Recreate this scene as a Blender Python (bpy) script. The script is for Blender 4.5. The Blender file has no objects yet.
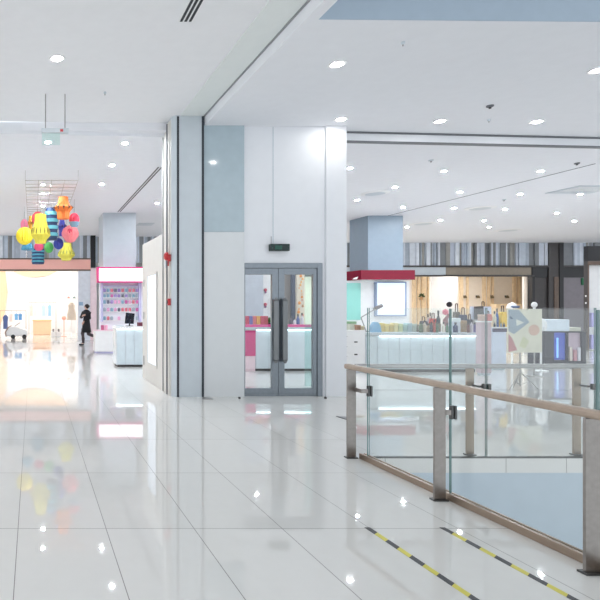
import bpy, bmesh, math, random
from mathutils import Vector, Matrix
random.seed(7)
PI = math.pi
sc = bpy.context.scene
COL = sc.collection

# ------------------------------------------------------------------ camera
F, H, VX, VY = 537.0, 1.6, 33.0, 305.0
cam_d = bpy.data.cameras.new('camera'); cam = bpy.data.objects.new('camera', cam_d); COL.objects.link(cam)
cam.location = (0, 0, H); cam.rotation_euler = (PI / 2, 0, 0)
cam_d.sensor_width = 36; cam_d.lens = F / 600 * 36
cam_d.shift_x = (300 - VX) / 600; cam_d.shift_y = (VY - 300) / 600
cam_d.clip_end = 200
sc.camera = cam
def X(px, Y): return (px - VX) / F * Y
def Z(py, Y): return H - (py - VY) / F * Y
def P(px, py, Y): return Vector((X(px, Y), Y, Z(py, Y)))
def onz(px, py, z):
    Y = (H - z) * F / (py - VY); return Vector((X(px, Y), Y, z))

# ------------------------------------------------------------------ materials
def lin(c):
    f = lambda v: v / 12.92 if v <= .04045 else ((v + .055) / 1.055) ** 2.4
    return tuple(f(v / 255) for v in c) + (1,)
def mat(name, rgb, rough=.5, metal=0, emit=0, vary=.05, scale=6, spec=.5, ecol=None):
    m = bpy.data.materials.new(name); m.use_nodes = True
    nt = m.node_tree; b = nt.nodes['Principled BSDF']
    c = lin(rgb)
    b.inputs['Roughness'].default_value = rough; b.inputs['Metallic'].default_value = metal
    b.inputs['Specular IOR Level'].default_value = spec
    b.inputs['Base Color'].default_value = c
    if emit:
        b.inputs['Emission Color'].default_value = lin(ecol or rgb); b.inputs['Emission Strength'].default_value = emit
    elif vary:
        tc = nt.nodes.new('ShaderNodeTexCoord'); n = nt.nodes.new('ShaderNodeTexNoise'); n.inputs['Scale'].default_value = scale
        r = nt.nodes.new('ShaderNodeValToRGB')
        r.color_ramp.elements[0].position = .3; r.color_ramp.elements[1].position = .7
        r.color_ramp.elements[0].color = tuple(v * (1 - vary) for v in c[:3]) + (1,)
        r.color_ramp.elements[1].color = tuple(min(1, v * (1 + vary)) for v in c[:3]) + (1,)
        nt.links.new(tc.outputs['Object'], n.inputs['Vector']); nt.links.new(n.outputs['Fac'], r.inputs['Fac'])
        nt.links.new(r.outputs['Color'], b.inputs['Base Color'])
    return m
def glass(name, tint, f0=.04, rough=0):
    m = bpy.data.materials.new(name); m.use_nodes = True; nt = m.node_tree; nt.nodes.clear()
    o = nt.nodes.new('ShaderNodeOutputMaterial'); mx = nt.nodes.new('ShaderNodeMixShader')
    t = nt.nodes.new('ShaderNodeBsdfTransparent'); t.inputs[0].default_value = tuple(tint) + (1,)
    g = nt.nodes.new('ShaderNodeBsdfGlossy'); g.inputs['Roughness'].default_value = rough
    lw = nt.nodes.new('ShaderNodeLayerWeight'); lw.inputs[0].default_value = .5
    p = nt.nodes.new('ShaderNodeMath'); p.operation = 'POWER'; p.inputs[1].default_value = 5
    a = nt.nodes.new('ShaderNodeMath'); a.operation = 'MULTIPLY_ADD'; a.inputs[1].default_value = .9; a.inputs[2].default_value = f0
    nt.links.new(lw.outputs['Facing'], p.inputs[0]); nt.links.new(p.outputs[0], a.inputs[0])
    nt.links.new(a.outputs[0], mx.inputs[0]); nt.links.new(t.outputs[0], mx.inputs[1]); nt.links.new(g.outputs[0], mx.inputs[2])
    nt.links.new(mx.outputs[0], o.inputs[0])
    return m
def floor_mat():
    m = bpy.data.materials.new('polished_tile'); m.use_nodes = True; nt = m.node_tree; b = nt.nodes['Principled BSDF']
    geo = nt.nodes.new('ShaderNodeNewGeometry'); sp = nt.nodes.new('ShaderNodeSeparateXYZ'); nt.links.new(geo.outputs['Position'], sp.inputs[0])
    def M(op, a, bb=None):
        n = nt.nodes.new('ShaderNodeMath'); n.operation = op
        for i, v in enumerate((a, bb)):
            if v is None: continue
            if isinstance(v, (int, float)): n.inputs[i].default_value = v
            else: nt.links.new(v, n.inputs[i])
        return n.outputs[0]
    def line(sock, off, per, w):
        u = M('SUBTRACT', sock, off); k = M('DIVIDE', u, per); fr = M('FRACT', k)
        d = M('MINIMUM', fr, M('SUBTRACT', 1.0, fr)); d = M('MULTIPLY', d, per)
        return M('LESS_THAN', d, w), M('FLOOR', k)
    gx, kx = line(sp.outputs['X'], -.107 - 6.3, .63, .0028)
    gy, ky = line(sp.outputs['Y'], 3.844 - 12.75, 1.275, .0032)
    g = M('MAXIMUM', gx, gy)
    cb = nt.nodes.new('ShaderNodeCombineXYZ'); nt.links.new(kx, cb.inputs[0]); nt.links.new(ky, cb.inputs[1])
    wn = nt.nodes.new('ShaderNodeTexWhiteNoise'); nt.links.new(cb.outputs[0], wn.inputs['Vector'])
    no = nt.nodes.new('ShaderNodeTexNoise'); no.inputs['Scale'].default_value = 9; nt.links.new(geo.outputs['Position'], no.inputs['Vector'])
    s = M('ADD', M('MULTIPLY', wn.outputs['Value'], .5), M('MULTIPLY', no.outputs['Fac'], .5))
    r = nt.nodes.new('ShaderNodeMixRGB'); r.inputs[1].default_value = lin((219, 218, 214)); r.inputs[2].default_value = lin((226, 225, 222)); nt.links.new(s, r.inputs[0])
    q = nt.nodes.new('ShaderNodeMixRGB'); nt.links.new(g, q.inputs[0]); nt.links.new(r.outputs[0], q.inputs[1]); q.inputs[2].default_value = lin((128, 126, 122))
    nt.links.new(q.outputs[0], b.inputs['Base Color'])
    rr = nt.nodes.new('ShaderNodeMapRange'); nt.links.new(g, rr.inputs[0]); rr.inputs[3].default_value = .022; rr.inputs[4].default_value = .5
    nt.links.new(rr.outputs[0], b.inputs['Roughness'])
    b.inputs['Specular IOR Level'].default_value = .65
    return m

M_floor = floor_mat()
M_ceil = mat('ceiling_paint', (238, 238, 240), .8, vary=.01)
M_ceil_r = mat('ceiling_paint_right', (236, 237, 241), .8, vary=.01)
M_soffit = mat('beam_soffit_paint', (232, 236, 234), .6, vary=.01)
M_wall = mat('wall_paint', (231, 233, 237), .6, vary=.01)
M_white = mat('white_laminate', (238, 238, 238), .35, vary=.02)
M_warm = mat('warm_white_panel', (214, 212, 207), .4, vary=.02)
M_greyclad = mat('grey_cladding', (203, 211, 217), .3, vary=.02)
M_bluepanel = mat('blue_grey_backpainted_panel', (178, 194, 202), .08, vary=.03)
M_gap = mat('dark_recess', (52, 58, 66), .6)
M_paleblue = mat('pale_blue_fascia', (172, 188, 202), .35, vary=.02)
M_steel = mat('brushed_steel', (168, 165, 164), .32, 1, vary=.06, scale=30)
M_door = mat('door_steel', (132, 139, 146), .3, .85, vary=.05, scale=20)
M_darksteel = mat('dark_steel', (92, 92, 92), .3, .9)
M_handle = mat('handle_steel', (122, 124, 126), .3, .9)
M_post = mat('post_steel', (150, 144, 140), .34, 1, vary=.06, scale=30)
M_void = mat('void_fascia', (190, 203, 213), .35, vary=.02)
M_bronze = mat('bronze_channel', (158, 140, 124), .35, .7)
M_rail = mat('rail_wood', (174, 155, 139), .4, vary=.1, scale=12)
M_glass = glass('clear_glass', (.972, .985, .983), .04)
M_doorglass = glass('door_glass', (.96, .975, .975), .05)
M_gedge = mat('glass_edge', (104, 138, 136), .2)
M_black = mat('black', (26, 26, 30), .35)
M_black2 = mat('charcoal', (66, 62, 62), .4)
M_brown = mat('brown_wood', (104, 86, 74), .4, vary=.15)
M_yellow = mat('tape_yellow', (214, 205, 84), .5)
M_tapeblack = mat('tape_black', (62, 62, 66), .5)
M_red = mat('red_plastic', (190, 38, 44), .3)
M_crimson = mat('crimson_gloss', (128, 12, 44), .2)
M_pink = mat('pink_fascia', (255, 190, 178), .4, vary=.02)
M_magenta = mat('magenta', (216, 52, 128), .35)
M_hotpink = mat('hot_pink', (232, 74, 150), .35)
M_palepink = mat('pale_pink', (243, 216, 224), .35)
M_peach = mat('peach', (246, 208, 172), .5, vary=.02)
M_lavender = mat('lavender', (196, 192, 226), .4)
M_teal = mat('mint', (150, 214, 204), .4, vary=.01)
M_lightbox = mat('lightbox_face', (226, 236, 252), .4, emit=.4)
M_window = mat('window_glow', (230, 240, 252), .4, emit=.5)
M_signlit = mat('sign_face', (255, 250, 253), .4, emit=1.0)
M_lamp = mat('lamp_face', (255, 253, 248), .4, emit=105)
M_lamp2 = mat('rear_lamp_face', (244, 249, 255), .4, emit=1400)
M_strip = mat('led_strip', (235, 250, 255), .4, emit=7)
M_store = mat('store_light', (255, 252, 248), .4, emit=4.6)
M_store2 = mat('warm_store_light', (255, 248, 240), .4, emit=4.5)
M_rim = mat('lamp_rim', (240, 240, 240), .4, vary=0)
M_line = mat('dark_trim', (110, 112, 118), .5)
M_counter = mat('counter_front', (214, 226, 232), .2, vary=.03)
M_cream = mat('cream_wall', (238, 231, 222), .5, vary=.02)
M_beigewood = mat('beige_wood', (238, 218, 186), .45, vary=.08)
M_skin = mat('skin', (222, 178, 160), .5)
M_cloth = mat('black_cloth', (30, 28, 34), .8)
M_hair = mat('dark_hair', (44, 30, 28), .5)
M_stock = mat('dark_tights', (74, 60, 66), .6)
M_screen = mat('screen', (24, 28, 40), .15)
M_greensign = mat('dark_green_acrylic', (10, 40, 38), .25)
M_greenmark = mat('sign_green', (24, 84, 70), .4)
M_frost = glass('frosted_mint_glass', (.80, .93, .91), .05)
_cm = {}
def cmat(rgb, rough=.5, **k):
    key = (tuple(rgb), rough, tuple(k.items()))
    if key not in _cm: _cm[key] = mat('colour_%d_%d_%d' % tuple(rgb), rgb, rough, **k)
    return _cm[key]

# ------------------------------------------------------------------ builders
ORG = {}
class MB:
    def __init__(s): s.bm = bmesh.new(); s.mi = 0
    def _f(s, vs):
        try:
            f = s.bm.faces.new(vs); f.material_index = s.mi; return f
        except ValueError: return None
    def box(s, x0, x1, y0, y1, z0, z1, mi=None):
        if mi is not None: s.mi = mi
        x0, x1 = sorted((x0, x1)); y0, y1 = sorted((y0, y1)); z0, z1 = sorted((z0, z1))
        return s.prism([(x0, y0), (x1, y0), (x1, y1), (x0, y1)], z0, z1)
    def prism(s, poly, z0, z1, mi=None):
        if mi is not None: s.mi = mi
        a = [s.bm.verts.new((p[0], p[1], z0)) for p in poly]; b = [s.bm.verts.new((p[0], p[1], z1)) for p in poly]
        n = len(poly); s._f(a[::-1]); s._f(b)
        for i in range(n): s._f([a[i], a[(i + 1) % n], b[(i + 1) % n], b[i]])
        return s
    def slab(s, poly, y0, y1, mi=None):            # poly in x,z
        if mi is not None: s.mi = mi
        a = [s.bm.verts.new((p[0], y0, p[1])) for p in poly]; b = [s.bm.verts.new((p[0], y1, p[1])) for p in poly]
        n = len(poly); s._f(a); s._f(b[::-1])
        for i in range(n): s._f([a[(i + 1) % n], a[i], b[i], b[(i + 1) % n]])
        return s
    def slabx(s, poly, x0, x1, mi=None):           # poly in y,z
        if mi is not None: s.mi = mi
        a = [s.bm.verts.new((x0, p[0], p[1])) for p in poly]; b = [s.bm.verts.new((x1, p[0], p[1])) for p in poly]
        n = len(poly); s._f(a[::-1]); s._f(b)
        for i in range(n): s._f([a[i], a[(i + 1) % n], b[(i + 1) % n], b[i]])
        return s
    def lathe(s, c, prof, n=20, sx=1, sy=1, mi=None, rib=0, seg_mi=None):
        if mi is not None: s.mi = mi
        rings = []
        for r, z in prof:
            if r < 1e-5: rings.append([s.bm.verts.new((c[0], c[1], c[2] + z))])
            else:
                rings.append([s.bm.verts.new((c[0] + r * sx * math.cos(2 * PI * i / n) * (1 - rib * (i % 2)), c[1] + r * sy * math.sin(2 * PI * i / n) * (1 - rib * (i % 2)), c[2] + z)) for i in range(n)])
        for k in range(len(rings) - 1):
            a, b = rings[k], rings[k + 1]
            if seg_mi: s.mi = seg_mi[k]
            for i in range(n):
                j = (i + 1) % n
                if len(a) == 1 and len(b) == 1: continue
                if len(a) == 1: s._f([a[0], b[j], b[i]])
                elif len(b) == 1: s._f([a[i], a[j], b[0]])
                else: s._f([a[i], a[j], b[j], b[i]])
        for ring, rev in ((rings[0], True), (rings[-1], False)):
            if len(ring) > 1: s._f(ring[::-1] if rev else ring)
        return s
    def ball(s, c, r, n=20, m=10, sz=1, rib=0, mi=None):
        return s.lathe(c, [(r * math.sin(PI * k / m), -r * sz * math.cos(PI * k / m)) for k in range(m + 1)], n, rib=rib, mi=mi)
    def tube(s, pts, r, n=8, mi=None):
        if mi is not None: s.mi = mi
        pts = [Vector(p) for p in pts]; rad = r if isinstance(r, (list, tuple)) else [r] * len(pts)
        rings = []
        for i, p in enumerate(pts):
            d = (pts[min(i + 1, len(pts) - 1)] - pts[max(i - 1, 0)]).normalized()
            u = d.cross(Vector((0, 0, 1)))
            if u.length < .05: u = d.cross(Vector((0, 1, 0)))
            u.normalize(); v = d.cross(u)
            rings.append([s.bm.verts.new(p + (u * math.cos(2 * PI * k / n) + v * math.sin(2 * PI * k / n)) * rad[i]) for k in range(n)])
        for a, b in zip(rings, rings[1:]):
            for i in range(n): s._f([a[i], a[(i + 1) % n], b[(i + 1) % n], b[i]])
        s._f(rings[0][::-1]); s._f(rings[-1]); return s
    def build(s, name, m, parent=None, origin=None, bevel=0, smooth=False):
        bm = s.bm
        bmesh.ops.recalc_face_normals(bm, faces=bm.faces)
        if parent is not None: org = ORG[parent.name]
        elif origin is not None: org = Vector(origin)
        else:
            xs = [v.co for v in bm.verts]
            org = Vector(((min(v.x for v in xs) + max(v.x for v in xs)) / 2, (min(v.y for v in xs) + max(v.y for v in xs)) / 2, min(v.z for v in xs)))
        bmesh.ops.translate(bm, vec=-org, verts=bm.verts)
        if smooth:
            for f in bm.faces: f.smooth = True
        me = bpy.data.meshes.new(name); bm.to_mesh(me); bm.free()
        for mm in (m if isinstance(m, (list, tuple)) else [m]): me.materials.append(mm)
        o = bpy.data.objects.new(name, me); COL.objects.link(o)
        if parent is not None: o.parent = parent
        else: o.location = org
        ORG[o.name] = org
        if bevel:
            bv = o.modifiers.new('bevel', 'BEVEL'); bv.width = bevel; bv.segments = 2; bv.limit_method = 'ANGLE'
        return o
def thing(name, label, cat, loc, group=None, kind=None):
    o = bpy.data.objects.new(name, None); COL.objects.link(o); o.location = loc; o.empty_display_size = .1
    ORG[o.name] = Vector(loc)
    return tag(o, label, cat, group, kind)
def tag(o, label, cat, group=None, kind=None):
    if label: o['label'] = label
    if cat: o['category'] = cat
    if group: o['group'] = group
    if kind: o['kind'] = kind
    return o
def struct(mb, name, m, label=None, cat=None, bevel=0):
    o = mb.build(name, m, bevel=bevel); o['kind'] = 'structure'
    if label: o['label'] = label
    if cat: o['category'] = cat
    return o
def dup(root, loc, label, group=None):
    r = root.copy(); COL.objects.link(r); r.location = loc; r['label'] = label
    if group: r['group'] = group
    for ch in list(root.children):
        c = ch.copy(); COL.objects.link(c); c.parent = r
    return r

# ------------------------------------------------------------------ setting: floor and void
VXE, VYE = 3.47, 5.60       # edges of the opening in the floor
EXT = (-9.0, 36.0, -5.0, 36.0)
mb = MB()
mb.box(EXT[0], VXE, EXT[2], EXT[3], -.15, 0)
mb.box(VXE, EXT[1], VYE, EXT[3], -.15, 0)
struct(mb, 'floor', M_floor, 'polished pale tile floor', 'floor')
mb = MB(); mb.box(VXE, EXT[1], VYE + .002, VYE + .2, -1.9, -.15); mb.box(VXE - .2, VXE - .002, -5, VYE + .2, -1.9, -.15)
struct(mb, 'wall_void', M_void, 'pale blue fascia below the floor opening', 'wall')
mb = MB(); mb.box(-9, 36, -5, 20, -5.15, -5.0)
struct(mb, 'floor_lower', M_floor, 'lower storey floor under the opening', 'floor')

# ------------------------------------------------------------------ setting: ceilings
ZL, ZR, ZB = 4.90, 4.73, 4.76
XS0, XS1 = 2.557, 2.99
# front edge lines of the ceilings
def edge(p0, p1, z):
    a, b = onz(*p0, z), onz(*p1, z); return lambda x: a.y + (b.y - a.y) * (x - a.x) / (b.x - a.x)
eL = edge((0, 121), (163, 125), ZL); eR = edge((346, 131), (600, 137), ZR); eV = edge((320, 20), (600, 27), ZR)
mb = MB(); mb.prism([(-9, -5), (XS0, -5), (XS0, eL(XS0)), (-9, eL(-9))], ZL, ZL + .15)
struct(mb, 'ceiling_left', M_ceil, 'white front left ceiling', 'ceiling')
mb = MB(); mb.box(XS0, XS1, -5, 9.75, ZL - .012, ZL + .15)
struct(mb, 'trim_1', M_soffit, 'greenish white beam soffit strip', 'trim')
mb = MB(); mb.box(XS1 - .03, XS1 - .001, -5, 9.33, ZL - .02, ZL - .0125); struct(mb, 'trim_23', cmat((150, 153, 154)), 'thin dark line along the beam soffit edge', 'trim')  # thin grey strip along the right edge of the soffit
VE = 3.13
mb = MB(); mb.box(XS1, VE, -5, 9.66, ZR, ZR + .32)
mb.prism([(VE, eV(VE)), (34, eV(14)), (34, eR(14)), (14, eR(14)), (VE, eR(VE)), ], ZR, ZR + .32)
struct(mb, 'ceiling_right', M_ceil_r, 'white front right ceiling around the opening', 'ceiling')
mb = MB(); mb.prism([(VE, eV(VE) - .012), (34, eV(14) - .012), (34, eV(14) + .1), (VE, eV(VE) + .1)], ZR + .32, 7.2)
mb.prism([(VE, eV(VE) - .012), (34, eV(14) - .012), (34, eV(14) - .002), (VE, eV(VE) - .002)], ZR + .004, ZR + .34)
mb.box(VE - .1, VE, -5, eV(VE), ZR + .32, 7.2)
struct(mb, 'wall_void_upper', M_paleblue, 'pale blue fascia above the ceiling opening', 'wall')
mb = MB(); mb.box(XS1, 36, -5, 7, 7.2, 7.3); struct(mb, 'skylight_blocker', M_ceil, 'unseen slab added above the opening to block skylight', 'ceiling')  # added slab out of view, keeps skylight out of the opening
mb = MB(); mb.box(-9, 36, 9.72, 36, ZB, ZB + .15)
struct(mb, 'ceiling_back', M_ceil_r, 'white rear ceiling', 'ceiling')
# downstand over the left passage and over the right hall
XP = 2.42
mb = MB()
def band(x0, x1, e, z0, z1, d, off=0): mb.prism([(x0, e(x0) + off), (x1, e(x1) + off), (x1, e(x1) + off + d), (x0, e(x0) + off + d)], z0, z1)
band(-9, XP + .05, eL, 4.70, ZL - .002, .03, .06)
struct(mb, 'trim_2', M_wall, 'white downstand over the left passage', 'trim')
mb = MB(); band(5.45, 14, eR, 4.565, ZR + .1, .14, .03); mb.box(14, 34, eR(14) + .03, eR(14) + .17, 4.565, ZR + .1)
struct(mb, 'trim_3', M_wall, 'white downstand over the right hall', 'trim')
mb = MB(); band(5.45, 14, eR, ZR - .03, ZR - .004, .02, .008); mb.box(14, 34, eR(14) + .008, eR(14) + .028, ZR - .03, ZR - .004)
band(5.45, 14, eR, 4.555, 4.568, .12, .02); mb.box(14, 34, eR(14) + .02, eR(14) + .14, 4.555, 4.568)
struct(mb, 'trim_4', M_line, 'dark strips painted as the shadow gaps of the right downstand', 'trim')  # solid dark strips put the shade of the gaps into colour

# ------------------------------------------------------------------ setting: pier, front wall, passage wall
YC = 9.34
xc0, xc1 = X(178, YC), X(203, YC)
mb = MB(); mb.prism([(X(172, YC + .05), YC + .06), (xc0 - .03, YC), (xc1, YC), (xc1, 9.85), (X(172, YC + .05), 9.85)], 0, ZL)
struct(mb, 'wall_pier', M_greyclad, 'grey clad pier at the corner', 'pier')
mb = MB(); mb.box(xc0 - .018, xc0 + .018, YC - .006, YC + .01, 0, ZL - .02)
mb.box(xc1 - .022, xc1 + .016, YC - .006, YC + .01, 0, ZL - .02)
struct(mb, 'trim_5', M_gap, 'dark vertical joints of the pier', 'trim')
mb = MB(); mb.box(XP, xc0, 9.86, 10.08, 0, ZL - .05); mb.box(XP - .02, XP, 9.5, 9.56, 0, ZL - .05); mb.box(XP - .002, XP + .2, 9.44, 9.86, 0, ZL - .05)
struct(mb, 'wall_left_return', M_warm, 'white return wall beside the pier', 'wall')
mb = MB(); mb.box(XP - .024, XP - .004, 9.64, 9.665, 0, ZL - .05); mb.box(XP - .012, XP - .002, 9.96, 9.99, 0, ZL - .05)
struct(mb, 'trim_6', M_line, 'thin dark frame line of the return wall', 'trim')
# low shop wall with a lit window panel
mb = MB(); mb.box(XP, XP + .12, 10.08, 11.86, 0, 2.93)
struct(mb, 'wall_shop', M_warm, 'low white shop wall along the passage', 'wall')
w = thing('window_1', 'tall lit display window in the white passage wall', 'window', (XP, 10.9, .55), kind='structure')
y0, y1 = 10.5, 11.26
mb = MB(); mb.box(XP - .02, XP - .002, y0 - .05, y0, .36, 2.25); mb.box(XP - .02, XP - .002, y1, y1 + .05, .36, 2.25)
mb.box(XP - .02, XP - .002, y0, y1, .36, .41); mb.box(XP - .02, XP - .002, y0, y1, 2.2, 2.25); mb.build('window_frame', M_warm, w)
mb = MB(); mb.box(XP - .008, XP - .002, y0, y1, .41, 2.2); mb.build('lit_panel', M_window, w)
mb = MB(); mb.box(XP - .012, XP - .002, 11.68, 11.7, .3, .5); mb.box(XP - .012, XP - .002, 11.68, 11.7, 1.3, 1.45); mb.box(XP - .012, XP - .002, 11.68, 11.7, 2.0, 2.15); mb.build('hinge', M_line, w)

# front wall
xw0, xw1, xd0, xd1, xe = xc1 + .016, X(243, 9.42), X(242, 9.4), X(322.5, 9.4), X(346, 9.4)
zd = Z(263, 9.4)
mb = MB(); mb.box(xw0, xw1, 9.36, 9.66, 0, Z(232, 9.36)); struct(mb, 'wall_front_panel', mat('panel_paint', (219, 222, 224), .4, vary=.01), 'white wall panel beside the pier', 'wall')
mb = MB(); mb.box(xw0, xw1, 9.365, 9.66, Z(232, 9.36) + .004, 4.80); struct(mb, 'wall_front_glass', M_bluepanel, 'blue grey glossy upper wall panel', 'wall')
mb = MB(); mb.box(xw1 + .001, X(325, 9.42), 9.42, 9.66, zd, 4.80); mb.box(xd1, X(325, 9.42), 9.42, 9.66, 0, zd)
struct(mb, 'wall_front', M_wall, 'white wall above the glass door', 'wall')
mb = MB(); mb.box(X(325, 9.42) + .001, xe, 9.38, 9.66, 0, 4.80); struct(mb, 'wall_front_end', M_wall, 'white end pilaster of the door wall', 'wall')
mb = MB(); mb.box(X(273, 9.42) - .004, X(273, 9.42) + .004, 9.415, 9.425, Z(243, 9.4), 4.72); struct(mb, 'trim_7', M_bluepanel, 'fine vertical joint above the door', 'trim')

# ------------------------------------------------------------------ glass door
D = thing('door_1', 'double glass door in a grey steel frame', 'door', ((xd0 + xd1) / 2, 9.42, 0), kind='structure')
ya, yb = 9.395, 9.50
def qx(px): return X(px, 9.4)
def qz(py): return Z(py, 9.4)
mb = MB(); mb.box(qx(242), qx(244.5), ya, yb, 0, zd); mb.box(qx(317.5), xd1, ya, yb, 0, zd); mb.box(qx(244.5), qx(317.5), ya, yb, qz(268), zd)
mb.build('door_frame', M_door, D, bevel=.004)
mb = MB(); mb.box(qx(244.5), qx(317.5), ya + .03, yb, 0, .02); mb.build('threshold', M_door, D)
for (a, b, s0, s1, g0, g1) in ((244.5, 278.7, 1.2, 6.2, 0, 0), (279.0, 317.5, 6.0, 3.9, 0, 0)):
    L = MB(); yl0, yl1 = ya + .02, yb - .02
    x0, x1, xa, xb = qx(a), qx(b), qx(a + s0), qx(b - s1)
    L.box(x0, xa, yl0, yl1, .025, qz(268) - .004); L.box(xb, x1, yl0, yl1, .025, qz(268) - .004)
    L.box(xa, xb, yl0, yl1, .025, qz(388.5)); L.box(xa, xb, yl0, yl1, qz(274.5), qz(268) - .004)
    lf = L.build('door_leaf', M_door, D, bevel=.003)
    mb = MB(); mb.box(xa - .01, xb + .01, 9.445, 9.453, qz(388.5) - .01, qz(274.5) + .01); mb.build('glass_pane', M_doorglass, lf)
    hx = qx(274.3) if a < 260 else qx(283.4)
    mb = MB(); hz0, hz1 = qz(363), qz(297.5); w2 = .045
    mb.box(hx - w2, hx + w2, ya - .075, ya - .045, hz0 + .05, hz1 - .05)
    mb.slab([(hx - w2, hz1 - .05), (hx + w2, hz1 - .05), (hx + w2 - .03, hz1), (hx - w2 + .03, hz1)], ya - .075, ya - .045)
    mb.slab([(hx - w2 + .03, hz0), (hx + w2 - .03, hz0), (hx + w2, hz0 + .05), (hx - w2, hz0 + .05)], ya - .075, ya - .045)
    mb.box(hx - .015, hx + .015, ya - .046, yl0 + .002, hz0 + .1, hz0 + .13); mb.box(hx - .015, hx + .015, ya - .046, yl0 + .002, hz1 - .13, hz1 - .1)
    mb.build('pull_handle', M_handle, lf, bevel=.012)

# sign over the door
t = thing('exit_sign', 'small dark green exit sign box above the glass door', 'sign', (X(279.5, 9.36), 9.36, Z(251, 9.36)))
mb = MB(); mb.box(X(270, 9.36), X(289, 9.36), 9.33, 9.415, Z(251, 9.36), Z(244, 9.36)); mb.build('housing', M_greensign, t, bevel=.004)
mb = MB()
cx, cz = X(278, 9.33), Z(247.4, 9.33)
mb.box(cx - .05, cx + .07, 9.326, 9.33, cz - .035, cz + .035); mb.build('pictogram', M_greenmark, t)
mb = MB(); mb.tube([(X(272.2, 9.36), 9.4, Z(244.2, 9.36)), (X(272.2, 9.36), 9.4, Z(236, 9.36))], .004); mb.build('cable', M_line, t)

# alarms on the return wall
def fire(z, label, name, bell):
    t = thing(name, label, 'alarm', (XP - .002, 9.46, z))
    b = MB(); b.box(XP - .05, XP + .0, 9.425, 9.495, z - .06, z + .06); b.build('backplate', M_red, t, bevel=.006)
    if bell:
        b = MB(); b.lathe((0, 0, 0), [(.075, 0), (.075, .03), (.05, .055), (0, .06)], 16)
        bmesh.ops.rotate(b.bm, verts=b.bm.verts, cent=(0, 0, 0), matrix=Matrix.Rotation(-PI / 2, 3, 'Y'))
        bmesh.ops.translate(b.bm, verts=b.bm.verts, vec=(XP - .05, 9.46, z + .03)); b.build('bell', M_red, t)
        b = MB(); b.slabx([(9.44, z - .03), (9.48, z - .03), (9.47, z - .14), (9.455, z - .14)], XP - .045, XP - .03); b.build('strobe', M_red, t)
    else:
        b = MB(); b.box(XP - .056, XP - .05, 9.435, 9.485, z - .03, z + .03); b.build('push_plate', cmat((70, 20, 24)), t)
fire(Z(258, 9.46), 'red alarm bell high on the white wall beside the pier', 'fire_alarm_bell', True)
fire(Z(302, 9.46), 'small red call point below the alarm bell on the white wall', 'fire_call_point', False)
mb = MB(); mb.box(XP - .02, XP - .001, 9.74, 9.8, Z(268, 9.77), Z(252, 9.77)); tag(mb.build('wall_plate', M_greyclad, bevel=.003), 'slim grey plate on the white wall left of the alarm bell', 'plate')

# ------------------------------------------------------------------ railing on the long side
RX = 3.33
def glass_panel(name, box, par, thin):
    b = MB(); b.box(*box, mi=0)
    b.bm.faces.ensure_lookup_table()
    for f in b.bm.faces:
        n = f.normal if f.normal.length > .5 else (f.normal_update() or f.normal)
        f.material_index = 0 if abs(n['xyz'.index(thin)] if False else n[{'x': 0, 'y': 1}[thin]]) > .9 else 1
    return b.build(name, [M_glass, M_gedge], par)
R = thing('railing', 'beige topped steel and glass railing beside the tiled walkway', 'railing', (RX, 4.4, 0))
mb = MB(); mb.box(RX - .035, RX + .035, 1.6, 5.70, .925, .978); mb.build('top_rail', M_rail, R, bevel=.016)
for yy in (2.02, 3.2, 4.4, 5.62):
    mb = MB(); mb.box(RX - .046, RX + .046, yy - .009, yy + .009, .012, .926); p = mb.build('post', M_post, R, bevel=.002)
    mb = MB(); mb.box(RX - .06, RX + .055, yy - .03, yy + .03, 0, .012); mb.build('base_plate', M_darksteel, p)
    mb = MB(); yc = yy if yy < 5 else 5.49
    mb.box(RX + .046, 3.4335, yc - .012, yc + .012, .70, .74)
    if yc != yy: mb.box(RX + .02, RX + .046, yc - .012, yy - .009, .70, .74)
    mb.build('clamp_arm', M_post, p)
    mb = MB(); mb.box(3.447, 3.465, yc - .015, yc + .015, .665, .775); mb.box(3.418, 3.4335, yc - .015, yc + .015, .665, .775); mb.build('clamp_plate', M_darksteel, p, bevel=.003)
mb = MB(); mb.box(3.40, 3.432, 1.6, 5.60, 0, .055); mb.box(3.448, 3.469, 1.6, 5.60, 0, .055); mb.box(3.43, 3.45, 1.6, 5.60, 0, .015)
mb.build('glazing_channel', M_bronze, R, bevel=.003)
for (a, b) in ((4.432, 5.52), (3.276, 4.420), (2.2, 3.264)):
    glass_panel('glass_panel', (3.434, 3.446, a, b, .016, 1.57), R, 'x')
# far side of the opening
RY = 5.73
R2 = thing('railing', 'far steel and glass railing across the floor opening before the counter', 'railing', (6, RY, 0))
mb = MB(); mb.box(3.44, 9.4, RY - .03, RY + .03, .925, .972); mb.build('top_rail', M_steel, R2, bevel=.012)
for xx in (4.66, 5.80, 6.94, 8.08):
    mb = MB(); mb.box(xx - .04, xx + .04, RY - .009, RY + .009, .012, .926); p = mb.build('post', M_bronze, R2, bevel=.002)
    mb = MB(); mb.box(xx - .05, xx + .05, RY - .03, RY + .03, 0, .012); mb.build('base_plate', M_darksteel, p)
    for s in (-1, 1):
        mb = MB(); q = xx + .085 + s * .026
        mb.box(q - .014, q + .014, 5.606, 5.614, .715, .775); mb.box(q - .014, q + .014, 5.626, 5.634, .715, .775)
        if s < 0: mb.box(xx + .04, q + .006, 5.634, 5.646, .735, .755); mb.box(xx + .02, xx + .046, 5.634, RY, .735, .755)
        mb.build('clamp_plate', M_darksteel, p)
mb = MB(); mb.box(3.50, 9.4, 5.603, 5.613, 0, .014); mb.box(3.50, 9.4, 5.627, 5.645, 0, .014); mb.box(3.5, 9.4, 5.613, 5.627, 0, .01)
mb.build('glazing_channel', M_darksteel, R2)
for (a, b) in ((3.52, 4.735), (4.75, 5.875), (5.89, 7.02), (7.03, 8.16)):
    glass_panel('glass_panel', (a, b, 5.614, 5.626, .011, 1.57), R2, 'y')

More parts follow.
